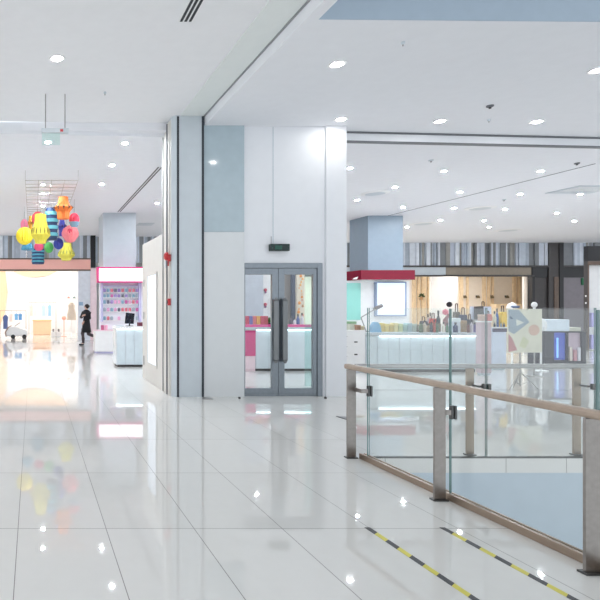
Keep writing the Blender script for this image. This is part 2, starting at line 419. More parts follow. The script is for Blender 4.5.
# ------------------------------------------------------------------ floor tape, small floor fittings
def tape(x, y0, y1, label):
    b = MB(); y = y1; k = 0; w = .02; st = .115; sl = .03
    while y > y0:
        e = max(y0, y - st)
        b.prism([(x - w, y), (x - w, e), (x + w, e + sl if e > y0 else e), (x + w, y + sl if k else y)][::-1], .0005, .002, mi=k % 2); y = e; k += 1
    tag(b.build('hazard_tape', [M_tapeblack, M_yellow]), label, 'tape', 'hazard tapes on the floor')
tape(2.402, 1.8, 3.86, 'black and yellow striped floor tape farther from the railing')
tape(2.94, 1.8, 3.86, 'black and yellow striped floor tape nearer the railing')
def fp(px, py): p = onz(px, py, 0); return (p.x, p.y)
mb = MB(); mb.prism([fp(336, 416.5), fp(347, 420), fp(347, 417)], .0, .006); tag(mb.build('floor_plate', M_darksteel), 'small dark metal plate on the tiles behind the railing end', 'plate')
mb = MB(); mb.prism([fp(203, 399.5), fp(213, 400), fp(210, 398), fp(203, 397.6)], .0, .008); tag(mb.build('floor_plate', M_steel), 'small grey metal plate on the tiles at the pier foot', 'plate')
for px, lb in ((239.5, 'tiny dark floor stop left of the glass door'), (325.5, 'tiny dark floor stop right of the glass door')):
    x, y = fp(px, 398.5); mb = MB(); mb.lathe((x, y, 0), [(.022, 0), (.022, .015), (.014, .028), (0, .03)], 12); tag(mb.build('door_stop', M_black2), lb, 'door stop', 'door stops')
mb = MB(); mb.box(5.6, 13, 10.1, 10.115, .0005, .003); struct(mb, 'trim_8', M_line, 'thin dark floor joint in front of the counter', 'trim')

# ------------------------------------------------------------------ ceiling fittings
def downlight(loc, r, label, group, lm=None):
    t = thing('downlight', label, 'ceiling light', loc, group)
    x, y, z = loc
    b = MB(); b.lathe((x, y, z - .012), [(r * .82, .004), (r * 1.22, 0), (r * 1.3, .006), (r * 1.3, .012)], 24)
    b.build('rim', M_rim, t)
    b = MB(); b.lathe((x, y, z - .011), [(r * .8, 0), (r * .8, .009)], 20); b.build('lamp_face', lm or M_lamp, t)
    return t
p = onz(57, 58, ZL); base = downlight(tuple(p), .085, 'single round downlight in the front left ceiling', 'front downlights')
for (px, py), lb in (((337, 64), 'large round downlight, nearest in the front right ceiling'), ((341, 119), 'round downlight over the white end pilaster, left of the front right row'),
                     ((440, 121), 'round downlight, middle of the row along the front right ceiling edge'), ((537, 121.5), 'round downlight, right one of the row along the front right ceiling edge'),
                     ((598, 70), 'round downlight cut by the right edge of the photo')):
    dup(base, onz(px, py, ZR), lb, 'front downlights')
small = downlight(tuple(onz(48, 142, ZB)), .057, 'round downlight nearest over the left passage, left of the wire grid', 'rear downlights', M_lamp2)
for (px, py), lb in (((125, 143), 'round downlight nearest the pier over the left passage'), ((112, 165), 'second round downlight of the row right of the wire grid'),
                     ((101.5, 184), 'third round downlight of the row right of the wire grid'), 
                     ((157, 203), 'small round downlight over the low white shop wall')):
    dup(small, onz(px, py, ZB), lb, 'rear downlights')
for py, lb in ((184, 'nearest'), (193.5, 'second'), (206, 'third')):
    dup(small, onz(43, py, ZB), 'downlight seen through the wire grid, %s of three' % lb, 'rear downlights')
rows = {'first': (168, [(350, 168), (444, 171), (541, 171)]), 'second': (190, [(395, 187), (460, 192), (520, 194), (580, 194)]),
        'third': (200, [(357, 200), (403, 207), (454, 208), (505, 209), (557, 213)]), 'fourth': (220, [(440, 220), (484, 220.5), (574, 221)]), 'farthest': (227, [(407, 227), (489, 227)])}
orde = ['first', 'second', 'third', 'fourth', 'fifth']
for rn, (_, pts) in rows.items():
    for k, (px, py) in enumerate(pts):
        dup(small, onz(px, py, ZB), 'round downlight in the rear right ceiling, %s row, %s from the left' % (rn, orde[k]), 'rear downlights')
# unseen downlights added to the same ceilings to supply more light
for (x, y) in ((-2.6, 5.2), (-2.6, 1.6), (.4, 1.8), (-2.6, 9.0), (-1.2, 4.2), (-5.5, 5), (-5.5, 1.5), (-1, -2.5)):
    dup(base, (x, y, ZL), 'unseen round downlight added to the front left ceiling for light', 'unseen downlights added for light')
for (x, y) in ((-3, 13), (-3, 17), (-3, 21), (5, 15), (7.5, 18), (6, 22), (10, 24.5), (19, 14.5), (19, 11), (23, 16), (24, 21), (28, 24)):
    dup(small, (x, y, ZB), 'unseen round downlight added to the rear ceiling for light', 'unseen downlights added for light')
# linear vent front left
t = thing('slot_vent', 'black triple slot vent in the front left ceiling at the top edge', 'vent', (1.74, 5.2, ZL))
mb = MB(); mb.box(1.685, 1.86, 4.3, 6.26, ZL - .005, ZL); mb.build('frame', M_rim, t)
for k in range(3):
    x = 1.705 + k * .052; mb = MB(); mb.box(x, x + .03, 4.32, 6.24, ZL - .009, ZL - .004); mb.build('slot', M_black, t)
def slotline(x, y0, y1, w, label, two):
    t = thing('ceiling_slot', label, 'vent', (x, (y0 + y1) / 2, ZB))
    for k in range(2 if two else 1):
        b = MB(); b.box(x + k * w * 2, x + k * w * 2 + w, y0, y1, ZB - .006, ZB); b.build('slot', M_black2 if two else M_line, t)
slotline(2.86, 12.3, 18.2, .035, 'dark double slot vent in the ceiling running to the left column', True)
slotline(12.55, 12, 19.0, .03, 'thin grey line across the rear right ceiling', False)
# diffusers and detectors
def rnd(px, py, w, label, nm='round_diffuser', cat='vent', m=M_greyclad, z=ZB):
    c = onz(px, py, z); c.z -= .0004; r = w / 2 / F * c.y
    t = thing(nm, label, cat, tuple(c))
    b = MB(); b.lathe((c.x, c.y, c.z - .03), [(r * .75, 0), (r, .022), (r, .03)], 24); b.build('housing', M_rim, t)
    b = MB(); b.lathe((c.x, c.y, c.z - .036), [(r * .6, 0), (r * .7, .007)], 24); b.build('core', m, t)
rnd(375, 193, 26, 'round air diffuser in the rear ceiling before the kiosk column')
rnd(480, 208, 26, 'round air diffuser in the middle of the rear right ceiling')
rnd(423, 223.5, 22, 'round air diffuser just right of the kiosk column top')
rnd(508, 230, 22, 'farthest round air diffuser above the grey slatted facade')
c0, c1 = onz(545, 193, ZB), onz(590, 185.5, ZB)
t = thing('square_diffuser', 'flat rectangular air diffuser in the rear right ceiling', 'vent', ((c0.x + c1.x) / 2, (c0.y + c1.y) / 2, ZB))
mb = MB(); mb.box(c0.x, c0.x + 1.25, c1.y, c0.y, ZB - .02, ZB); mb.build('frame', M_greyclad, t)
mb = MB(); 
for k in range(6): mb.box(c0.x + .08, c0.x + 1.17, c1.y + .08 + k * .1, c1.y + .12 + k * .1, ZB - .026, ZB - .019)
mb.build('louvre', M_rim, t)
c0 = onz(144, 224, ZB)
mb = MB(); mb.box(c0.x - .25, c0.x + .35, c0.y - .3, c0.y + .3, ZB - .02, ZB); tag(mb.build('square_diffuser', M_greyclad), 'small grey square air diffuser right of the left column top', 'vent')
for px, py, z, lb in ((105, 92, ZL, 'tiny sprinkler in the front left ceiling'), (403, 42, ZR, 'tiny sprinkler in the front right ceiling near the blue fascia'),
                      (490, 105.5, ZR, 'dark smoke detector in the front right ceiling'), (489, 119.5, ZR, 'tiny sprinkler behind the dark smoke detector'),
                      (577, 163, ZB, 'dark smoke detector in the rear ceiling at the right'), (431, 160, ZB, 'grey smoke detector in the rear ceiling behind the downstand'), (504, 199.5, ZB, 'grey smoke detector in the middle of the rear ceiling')):
    c = onz(px, py, z); t = thing('sprinkler' if 'sprinkler' in lb else 'smoke_detector', lb, 'sprinkler' if 'sprinkler' in lb else 'detector', tuple(c))
    r = .05 if ('smoke' in lb and 'behind the dark' not in lb) else .022
    b = MB(); b.lathe((c.x, c.y, c.z - .03), [(r * .6, 0), (r, .012), (r, .03)], 16); b.build('body', M_line if 'dark smoke detector in' in lb else M_greyclad, t)
    b = MB(); b.lathe((c.x, c.y, c.z - .05), [(r * .35, 0), (r * .35, .021)], 10); b.build('sensor', M_black2 if 'dark smoke detector in' in lb else M_steel, t)

# hanging sign, front left
Yh = 8.4
t = thing('hanging_sign', 'thin grey sign bar with a clear panel hung on two rods from the left ceiling', 'sign', (X(55, Yh), Yh, Z(140, Yh)))
mb = MB(); mb.box(X(41.5, Yh), X(68.5, Yh), Yh - .04, Yh + .04, Z(133.3, Yh), Z(128.8, Yh)); mb.build('bar', M_greyclad, t, bevel=.004)
for px in (45.5, 65): mb = MB(); mb.tube([(X(px, Yh), Yh, Z(129, Yh)), (X(px, Yh), Yh, ZL)], .008); mb.build('rod', M_steel, t)
mb = MB(); mb.box(X(42, Yh), X(60, Yh), Yh - .004, Yh + .004, Z(145, Yh), Z(133.2, Yh)); mb.build('acrylic_panel', glass('mint_acrylic', (.9, .99, .97), .03), t)
mb = MB(); mb.box(X(60, Yh), X(63, Yh), Yh - .044, Yh - .039, Z(132.5, Yh), Z(130, Yh)); mb.build('indicator', M_red, t)

# ------------------------------------------------------------------ far shop fronts
def slats(x0, x1, y, z0, z1, name, label, pal):
    b = MB(); x = x0; n = len(pal)
    while x < x1:
        w = random.choice((.03, .05, .06, .08, .1, .14, .2, .28)); w = min(w, x1 - x)
        d = random.choice((0, .03, .06, .1)); b.box(x, x + w - .004, y - d, y + .12, z0, z1, mi=random.randrange(n)); x += w
    o = b.build(name, pal); o['kind'] = 'structure'; o['label'] = label; o['category'] = 'wall'; return o
PAL = [cmat((208, 216, 228), .35), cmat((176, 186, 198), .35), cmat((134, 138, 142), .4), cmat((226, 232, 240), .3), cmat((158, 157, 152), .4), cmat((196, 206, 218), .35)]
YF, YG = 24.5, 27.3
slats(-9, 2.62, YF, Z(259, YF), ZB, 'wall_slats_left', 'grey vertical slats over the pink shopfront', PAL)
slats(2.85, 9, YF + .4, Z(262, YF), ZB, 'wall_slats_middle', 'grey vertical slats behind the left column', PAL)
slats(9, 26.12, YG, Z(265.5, YG), ZB, 'wall_slats_right', 'grey vertical slats over the cream shopfront', PAL)
slats(26.82, 36, YG, Z(265.5, YG), ZB, 'wall_slats_far_right', 'grey vertical slats over the dark shopfront', PAL)
mb = MB(); mb.box(26.13, 26.81, YG - .1, YG + .3, 0, ZB); mb.box(X(534, YG), 26.12, YG - .02, YG + .2, 0, Z(277.6, YG)); struct(mb, 'wall_dark_pier', M_black2, 'dark pier between the far slat walls', 'pier')
mb = MB(); mb.box(2.63, 2.84, YF - .12, YF + .5, Z(268, YF), ZB); struct(mb, 'trim_9', M_black, 'black edge post of the left facade', 'trim')
# left shop: fascia, opening, room
mb = MB(); mb.box(-9, 2.62, YF - .1, YF + .2, Z(269.6, YF), Z(259.6, YF)); struct(mb, 'trim_10', M_pink, 'salmon pink fascia of the left shop', 'fascia')
mb = MB(); mb.box(-9, 2.62, YF - .12, YF + .2, Z(259.6, YF), Z(258.4, YF)); mb.box(-9, 2.62, YF - .12, YF + .2, Z(271, YF), Z(269.6, YF)); struct(mb, 'trim_11', M_brown, 'brown edges of the salmon fascia', 'trim')
mb = MB(); mb.box(-9, 9, 31, 31.2, 0, 4.5); mb.box(2.5, 2.7, YF + .3, 31, 0, 4.5); mb.box(-9, -8.8, 24.5, 31, 0, 4.9); struct(mb, 'wall_shop_left', M_white, 'white walls of the left shop', 'wall')
mb = MB(); mb.box(-8.8, 2.5, YF + .2, 31, 4.3, 4.45); struct(mb, 'ceiling_shop_left', M_white, 'left shop ceiling', 'ceiling')
for k, (x, y) in enumerate(((-6.5, 28), (-3.5, 28), (-.5, 28), (1.6, 28))):
    t = thing('ceiling_panel_light', 'bright square ceiling light inside the left shop, %s from the grey entrance column' % ['fourth', 'third', 'second', 'first'][k], 'ceiling light', (x, y, 4.3), 'left shop lights')
    b = MB(); b.box(x - .75, x + .75, y - 2.2, y + 2.2, 4.27, 4.3); b.build('frame', M_rim, t)
    b = MB(); b.box(x - .7, x + .7, y - 2.1, y + 2.1, 4.26, 4.27); b.build('lamp_face', M_store, t)
mb = MB(); mb.box(X(78, YF), X(90, YF), YF - .1, YF + .3, 0, Z(271, YF)); struct(mb, 'wall_shop_column', cmat((226, 229, 238), .4), 'grey column at the left shop entrance', 'column')
mb = MB(); mb.box(X(90.2, YF), X(96.5, YF), YF - .06, YF + .2, 0, Z(268, YF)); struct(mb, 'trim_12', cmat((252, 226, 232), .4), 'pale pink strip beside the grey entrance column', 'trim')
mb = MB(); mb.box(X(79, 24.4), X(83, 24.4), 24.37, 24.399, Z(305.5, 24.4), Z(302, 24.4)); tag(mb.build('small_notice', cmat((150, 176, 204))), 'small blue grey notice on the grey entrance column', 'notice')
# peach wall shapes
Yp = 30.9
def arc(cx, cy, r, ymin, name, label):
    pts = []
    for k in range(49):
        a = 2 * PI * k / 48; pts.append((cx + r * math.cos(a), cy - r * math.sin(a)))
    pts = [(min(max(x, -40), 60), max(y, ymin)) for x, y in pts[:-1]]
    out = []
    for q in pts:
        if not out or (abs(q[0] - out[-1][0]) + abs(q[1] - out[-1][1])) > .05: out.append(q)
    poly = [(X(a, Yp), Z(b, Yp)) for a, b in out]
    b = MB(); b.slab(poly, Yp, Yp + .05); tag(b.build(name, M_peach), label, 'wall panel')
arc(35, 234, 43, 276.3 - 1e9, 'wall_disc', 'x') if False else None
pts = [(X(35 + 43 * math.sin(a), Yp), min(4.2, Z(234 + 43 * math.cos(a), Yp))) for a in [(-1.0 + 2.0 * k / 24) for k in range(25)]]
pts = [(x, z) for x, z in pts if z < 4.195] ; zt = 4.2
pts = [(pts[0][0] - .1, zt)] + pts + [(pts[-1][0] + .1, zt)]
mb = MB(); mb.slab(pts, Yp, Yp + .05); tag(mb.build('wall_panel', M_peach), 'rounded peach panel hanging high on the left shop back wall', 'wall panel')
pts = [(X(-60, Yp), Z(326, Yp)), (X(0, Yp), Z(326, Yp)), (X(5, Yp), Z(312, Yp)), (X(7.5, Yp), Z(292, Yp)), (X(6, Yp), 3.1), (X(4, Yp), 4.2), (X(-60, Yp), 4.2)]
mb = MB(); mb.slab(pts, Yp, Yp + .05); tag(mb.build('wall_panel', M_peach), 'tall peach panel at the left edge of the photo inside the shop', 'wall panel')
# furniture and clothes of the left shop
def garment(px, py0, py1, w, Y, m, label, name='hanging_garment', cat='garment', long=False):
    x, z1, z0 = X(px, Y), Z(py0, Y), Z(py1, Y); hw = w / 2 / F * Y; h = z1 - z0
    t = thing(name, label, cat, (x, Y, z0), 'clothes in the left shop')
    b = MB()
    if long: prof = [(hw, 0), (hw * .85, .3 * h), (hw * .55, .62 * h), (hw * .75, .9 * h), (hw * .3, h)]
    else: prof = [(hw * .85, 0), (hw * .8, .5 * h), (hw, .85 * h), (hw * .35, h)]
    b.lathe((x, Y, z0), prof, 16, 1, .35); b.build('cloth', m, t)
    b = MB(); b.tube([(x, Y, z1 - .01), (x, Y, z1 + .06), (x + .03, Y, z1 + .1), (x, Y, z1 + .13)], .008, 6); b.build('hanger_hook', M_steel, t)
    return t
def rack(px0, px1, pz, Y, label):
    x0, x1, z = X(px0, Y), X(px1, Y), Z(pz, Y)
    t = thing('clothes_rack', label, 'rack', ((x0 + x1) / 2, Y, 0))
    for x in (x0, x1):
        b = MB(); b.tube([(x, Y, .02), (x, Y, z)], .015); b.build('upright', M_steel, t)
        b = MB(); b.box(x - .02, x + .02, Y - .22, Y + .22, 0, .025); b.build('foot', M_steel, t)
    b = MB(); b.tube([(x0, Y, z), (x1, Y, z)], .015); b.build('rail', M_steel, t)
rack(0, 26, 310.6, 27.5, 'thin steel clothes rack near the left edge of the shop')
garment(5.5, 315, 329, 5.5, 27.5, cmat((84, 104, 156)), 'navy blue garment hanging at the left of the shop')
garment(16.3, 313.5, 320, 4, 27.5, cmat((116, 178, 226)), 'bright blue top hanging left of a twin')
garment(20.3, 313.5, 320, 4, 27.5, cmat((106, 166, 222)), 'bright blue top hanging right of a twin')
garment(11, 313.5, 322, 4, 27.5, cmat((240, 226, 220)), 'cream top hanging beside the navy garment')
rack(29, 56, 302.5, 30, 'thin steel clothes rack along the shop back wall')
for px, c, lb in ((31.5, (248, 214, 206), 'pale pink'), (35.5, (222, 236, 226), 'pale green'), (43.5, (186, 216, 236), 'light blue'), (46.3, (206, 224, 242), 'pale ice blue'), (49.6, (150, 196, 228), 'sky blue'), (53, (238, 232, 226), 'off-white')):
    garment(px, 304.5, 316, 3.4, 30, cmat(c), '%s top on the rack above the peach bench' % lb)
xb0, xb1 = X(33, 29), X(51, 29)
t = thing('bench', 'low peach bench box under the back clothes rack', 'bench', ((xb0 + xb1) / 2, 29, 0))
mb = MB(); mb.box(xb0, xb1, 28.7, 29.4, 0, Z(320, 29) - .05); mb.build('base', M_peach, t, bevel=.02)
mb = MB(); mb.box(xb0 - .03, xb1 + .03, 28.67, 29.43, Z(320, 29) - .05, Z(320, 29)); mb.build('seat', cmat((250, 190, 136)), t, bevel=.02)
# white rounded display car
Yv = 25.6
x0, x1 = X(5.5, Yv), X(28, Yv)
t = thing('display_car', 'low white rounded ride-on car with black wheels at the shop entrance', 'toy car', ((x0 + x1) / 2, Yv, 0))
zt = Z(326.5, Yv); L = x1 - x0
mb = MB(); mb.slab([(x0 + .03, .12), (x1 - .04, .12), (x1, .25), (x1 - .05, .42), (x1 - .25, zt - .1), (x1 - .55, zt), (x0 + .3, zt), (x0 + .1, zt - .1), (x0, .3)], Yv - .28, Yv + .28); mb.build('body', M_white, t, bevel=.05)
mb = MB(); mb.slab([(x0 + .02, .1), (x0 + .06, .1), (x0 + .05, .32), (x0 + .16, zt - .05), (x0 + .3, zt + .03), (x0 + .26, zt + .04), (x0 + .1, zt - .03), (x0 - .02, .32)], Yv - .3, Yv + .3); mb.build('bumper', cmat((150, 130, 122)), t)
for x in (x0 + .37, x1 - .17):
    for y in (Yv - .32, Yv + .24):
        mb = MB(); mb.lathe((0, 0, 0), [(.05, 0), (.105, .01), (.105, .07), (.05, .08)], 16)
        bmesh.ops.rotate(mb.bm, verts=mb.bm.verts, cent=(0, 0, 0), matrix=Matrix.Rotation(-PI / 2, 3, 'X')); bmesh.ops.translate(mb.bm, verts=mb.bm.verts, vec=(x, y, .105)); mb.build('wheel', M_black, t)
mb = MB(); mb.tube([(x0 + .42, Yv, zt - .01), (x0 + .62, Yv, zt + .14), (x0 + .7, Yv, zt + .18)], .02); mb.build('steering_bar', M_steel, t)
# dress on stand
Yd = 26
x = X(71.5, Yd)
t = thing('dress_stand', 'beige dress on a slim white stand by the grey entrance column', 'dress stand', (x, Yd, 0))
mb = MB(); mb.lathe((x, Yd, 0), [(.2, 0), (.2, .02), (.03, .04), (.018, .06), (.018, Z(304, Yd))], 20); mb.build('stand', M_white, t)
h = Z(302.5, Yd) - Z(320, Yd)
mb = MB(); mb.lathe((x, Yd, Z(320, Yd)), [(.24, 0), (.21, .35 * h), (.15, .65 * h), (.17, .85 * h), (.06, h)], 18, 1, .6); mb.build('dress', cmat((222, 208, 190)), t)
for px, c, lb in ((68.6, (226, 150, 138), 'coral'), (74.2, (130, 150, 150), 'grey green')):
    xx = X(px, 26.1); z = Z(298.5, 26.1)
    t = thing('sun_hat', 'small %s hat hung on a cord above the beige dress' % lb, 'hat', (xx, 26.1, z), 'hats above the dress')
    b = MB(); b.lathe((xx, 26.1, z), [(.11, 0), (.1, .015), (.06, .03), (.055, .08), (0, .1)], 16); b.build('hat', cmat(c), t)
    b = MB(); b.tube([(xx, 26.1, z + .09), (xx, 26.1, 4.3)], .006, 6); b.build('cord', M_rim, t)
for px, lb in ((53.3, 'left'), (58.7, 'right')):
    xx = X(px, 27); yy = 27; 
    t = thing('plinth', 'small white plinth under the %s dark shoe' % lb, 'plinth', (xx, yy, 0), 'shoe plinths')
    b = MB(); b.box(xx - .12, xx + .12, yy - .15, yy + .15, .02, Z(331.5, yy)); b.build('block', M_white, t, bevel=.01)
    b = MB(); b.box(xx - .11, xx + .11, yy - .14, yy + .14, 0, .02); b.build('plinth_foot', M_greyclad, t)
    b = MB(); z = Z(331.5, yy)
    b.slabx([(yy - .13, z), (yy + .1, z), (yy + .1, z + .12), (yy + .04, z + .13), (yy - .02, z + .06), (yy - .11, z + .04)], xx - .045, xx + .045)
    tag(b.build('shoe', cmat((96, 90, 92)), bevel=.012), '%s small dark shoe on a white plinth inside the shop' % lb, 'shoe', 'dark shoes')
mb = MB(); mb.ball((X(64, 27.2), 27.2, Z(318, 27.2)), .12, sz=.9); mb.lathe((X(64, 27.2), 27.2, 0), [(.14, 0), (.14, .02), (.02, .03), (.02, Z(319.5, 27.2))], 14)
tag(mb.build('bag_stand', cmat((240, 170, 150))), 'coral round bag on a stand left of the beige dress', 'bag')

# cream shop on the right
yb_, zf = YG, Z(276.5, YG)
mb = MB(); mb.box(9, X(445, YG), YG - .05, YG + .2, zf + .08, Z(267.3, YG)); struct(mb, 'trim_13', M_greyclad, 'pale grey fascia section of the cream shop', 'fascia')
mb = MB(); mb.box(X(445, YG) + .01, X(531, YG), YG - .02, YG + .2, zf + .08, Z(267.3, YG)); struct(mb, 'trim_14', cmat((150, 138, 122), .25), 'brown fascia section of the cream shop', 'fascia')
mb = MB(); mb.box(9, 36, YG - .12, YG + .2, Z(267.2, YG), Z(265.6, YG)); mb.box(9, X(533, YG), YG - .08, YG + .2, zf, zf + .07); struct(mb, 'trim_15', M_black2, 'dark edges of the far right fascia', 'trim')
YW = 31.5
mb = MB(); mb.box(9, 36, YW, YW + .2, 0, 4.7); mb.box(9, 9.2, YF + .6, YW, 0, 4.7); mb.prism([(X(531, YG), YG + .21), (X(531, YG) + .12, YG + .21), (X(533, YW) + .12, YW), (X(533, YW), YW)], 0, 4.7); struct(mb, 'wall_shop_right', M_cream, 'cream back wall of the right shop', 'wall')
mb = MB(); mb.box(9.2, 36, YG + .2, YW, 3.4, 3.55); struct(mb, 'ceiling_shop_right', M_white, 'right shop ceiling', 'ceiling')
for k, x in enumerate((12, 16, 20, 24)):
    t = thing('ceiling_panel_light', 'warm ceiling light inside the cream shop, %s from the left' % orde[k], 'ceiling light', (x, 29, 3.4), 'cream shop lights')
    b = MB(); b.box(x - 1.1, x + 1.1, 28.0, 30.6, 3.37, 3.4); b.build('frame', M_rim, t)
    b = MB(); b.box(x - 1.05, x + 1.05, 28.05, 30.55, 3.36, 3.37); b.build('lamp_face', M_store2, t)
mb = MB()
xr = X(410.5, YW)
for px, w in ((412, 3), (417, 2), (421, 4), (427, 2), (459, 3), (466, 1.5), (482, 2.5), (487, 2), (491, 1.5), (512, 3), (517, 2), (522, 1.5), (526, 4), (353, 4), (399, 3)):
    mb.box(X(px, YW), X(px + w, YW), YW - .1, YW - .001, 0, 3.4)
struct(mb, 'trim_16', M_beigewood, 'upright beige wood battens on the cream wall', 'trim')
mb = MB(); mb.box(X(430, 30.2), X(456, 30.2), 30.1, 30.25, 0, 3.38); struct(mb, 'wall_partition', M_white, 'plain white partition inside the cream shop', 'wall')
mb = MB(); mb.box(X(524, 28), X(531, 28), 28, 28.1, 0, 3.38); struct(mb, 'trim_17', M_white, 'white end panel of the cream shop', 'trim')
for k, px in enumerate((463.5, 476.5, 490.5, 505.5)):
    x, z = X(px, YW), Z(296.5, YW)
    t = thing('wall_lamp', 'small dark wall lamp on the cream wall, %s from the left' % orde[k], 'lamp', (x, YW - .01, z - .12), 'wall lamps in the cream shop')
    b = MB(); b.box(x - .05, x + .05, YW - .03, YW - .001, z - .06, z + .06); b.build('backplate', M_black2, t)
    b = MB(); b.tube([(x, YW - .03, z), (x, YW - .12, z + .02)], .015); b.build('arm', M_black2, t)
    b = MB(); b.lathe((x, YW - .13, z - .1), [(.09, 0), (.07, .1), (.03, .16), (0, .17)], 14); b.build('lamp_shade', cmat((110, 98, 74)), t)
def plant(px, py, Y, r, label):
    x, z = X(px, Y), Z(py, Y)
    t = thing('wall_plant', label, 'plant', (x, Y, z - r))
    b = MB()
    for k in range(26):
        a, e = random.uniform(0, 2 * PI), random.uniform(-.5, 1.3); d = Vector((math.cos(a) * math.cos(e), math.sin(a) * math.cos(e) * .5, math.sin(e))) * r * random.uniform(.6, 1.1)
        s = Vector((-d.z, .02, d.x)).normalized() * r * .2; c = Vector((x, Y, z))
        vs = [b.bm.verts.new(c + q) for q in (d * .1, d * .6 + s, d, d * .6 - s)]; b._f(vs)
    b.build('leaf_cluster', cmat((72, 92, 58)), t)
    b = MB(); b.lathe((x, Y, z - r), [(r * .3, 0), (r * .4, r * .7), (r * .25, r * .8)], 12); b.build('pot', cmat((190, 150, 110)), t)
    b = MB(); b.box(x - .03, x + .03, Y, YW - .1, z - r * .9, z - r * .7); b.build('bracket', M_black2, t)
plant(421.5, 296, YW - .25, .22, 'green potted plant mounted on the beige battens right of the white lightbox')
mb = MB(); mb.box(X(493, 30.8), X(522, 30.8), 30.6, 31, 0, Z(304, 30.8)); tag(mb.build('sideboard', M_beigewood, bevel=.02), 'long beige wood sideboard at the back of the cream shop', 'cabinet')
# dark shop front
mb = MB(); mb.box(26.82, 36, YG, YG + .2, Z(277.5, YG), Z(267.2, YG)); mb.box(X(531.5, YG), 26.12, YG - .05, YG + .2, Z(277.5, YG), Z(267.2, YG)); struct(mb, 'trim_18', M_black, 'black fascia of the dark shop', 'fascia')
mb = MB(); mb.box(X(531.5, YG), X(534, YG), YG - .05, YG + .2, 0, Z(277.5, YG)); mb.box(X(557, YG), X(561, YG), YG - .14, YG - .101, 0, ZB); struct(mb, 'trim_19', M_black, 'black posts of the dark shop', 'trim')
mb = MB(); mb.box(X(552, YG), X(556.5, YG), YG - .13, YG - .101, 0, Z(277, YG)); struct(mb, 'trim_20', M_brown, 'brown upright of the dark shop', 'trim')
mb = MB(); mb.box(26.82, 36, YG + .02, YG + .2, 0, Z(277.5, YG) - .003); struct(mb, 'wall_dark_shop', cmat((128, 122, 128), .3), 'mauve grey panel wall of the dark shop', 'wall')
mb = MB(); mb.box(X(581.5, YG), X(586, YG), YG - .03, YG + .018, Z(285, YG), Z(278, YG)); tag(mb.build('hanging_sign', cmat((20, 110, 70))), 'small green sign beside the dark shop', 'sign')

# ------------------------------------------------------------------ left kiosk round the column
YK = 18.4
mb = MB(); mb.box(X(103, YK), X(136, YK), YK, YK + 1.2, 0, ZB); struct(mb, 'wall_column_left', mat('column_cladding', (188, 197, 204), .35, vary=.02), 'pale blue grey square column over the phone kiosk', 'column')
Ys = 18.0
mb = MB(); K = thing('kiosk_sign', 'white lit sign band with a magenta border over the kiosk', 'sign', (X(125, Ys), Ys, Z(282, Ys)))
xk0, xk1, zk0, zk1 = X(97, Ys), X(160, Ys), Z(282.5, Ys), Z(267, Ys)
for b_ in ((xk0, xk0 + .06, zk0, zk1), (xk1 - .06, xk1, zk0, zk1), (xk0 + .06, xk1 - .06, zk0, zk0 + .045), (xk0 + .06, xk1 - .06, zk1 - .045, zk1)):
    mb.box(b_[0], b_[1], Ys - .05, Ys + .3, b_[2], b_[3])
mb.build('border', M_magenta, K)
mb = MB(); mb.box(xk0 + .06, xk1 - .06, Ys - .02, Ys + .3, zk0 + .045, zk1 - .045); mb.build('sign_face', M_signlit, K)
Yw_ = 18.3
zb0, zb1 = Z(321.5, Yw_), Z(283, Yw_)
K2 = thing('display_wall', 'lavender framed display wall with rows of small packets under the lit sign', 'shelf', (X(121, Yw_), Yw_, 0))
mb = MB(); mb.box(X(99.5, Yw_), X(160, Yw_), Yw_ + .01, Yw_ + .09, 0, zk0 - .01); mb.build('back_panel', mat('panel_white', (246, 246, 252), .4, vary=.01), K2)  # plain near-white back panel
mb = MB(); mb.box(X(101, Yw_), X(102.6, Yw_), Yw_ - .12, Yw_ + .01, zb0, zb1); mb.build('side_frame', M_lavender, K2)
mb = MB(); mb.box(X(138, Yw_), X(140.5, Yw_), Yw_ - .12, Yw_ + .01, zb0, zb1); mb.build('side_frame', M_lavender, K2)
mb = MB(); mb.box(X(102.6, Yw_), X(138, Yw_), Yw_ - .12, Yw_ + .01, Z(286.5, Yw_), Z(285.6, Yw_)); mb.build('top_frame', M_lavender, K2)
rowz = [('top', 290, 4.2), ('second', 295.5, 3.8), ('middle', 301.5, 4.4), ('fourth', 309.2, 4.4), ('bottom', 317.8, 4.6)]
pcs = {'magenta': (204, 104, 164), 'violet': (165, 142, 200), 'teal': (128, 164, 184), 'dark grey': (98, 98, 116), 'red': (214, 116, 132), 'grey': (162, 172, 184), 'pink': (230, 170, 204)}
proto = {}
for rn, ry, hh in rowz:
    mb = MB(); zz = Z(ry + hh / 2, Yw_); mb.box(X(102.6, Yw_), X(138, Yw_), Yw_ - .1, Yw_ + .01, zz - .02, zz); mb.build('shelf', M_rim, K2)
    for k in range(10):
        px = 104.3 + k * 3.6
        if rn == 'bottom' and k in (3, 5, 7, 8): continue
        if px > 137.2: continue
        cn = random.choice(list(pcs)); x = X(px, Yw_); h = (hh - .3) / F * Yw_; w = .042
        t = thing('packet', 'small %s packet in the %s row of the lavender display wall' % (cn, rn), 'packet', (x, Yw_ - .06, zz), 'packets on the display wall')
        b = MB(); b.box(x - w, x + w, Yw_ - .075, Yw_ - .045, zz, zz + h * .85); b.build('pack', cmat(pcs[cn]), t, bevel=.004)
        b = MB(); b.box(x - w * .35, x + w * .35, Yw_ - .065, Yw_ - .055, zz + h * .85, zz + h); b.build('hang_tab', M_greyclad, t)
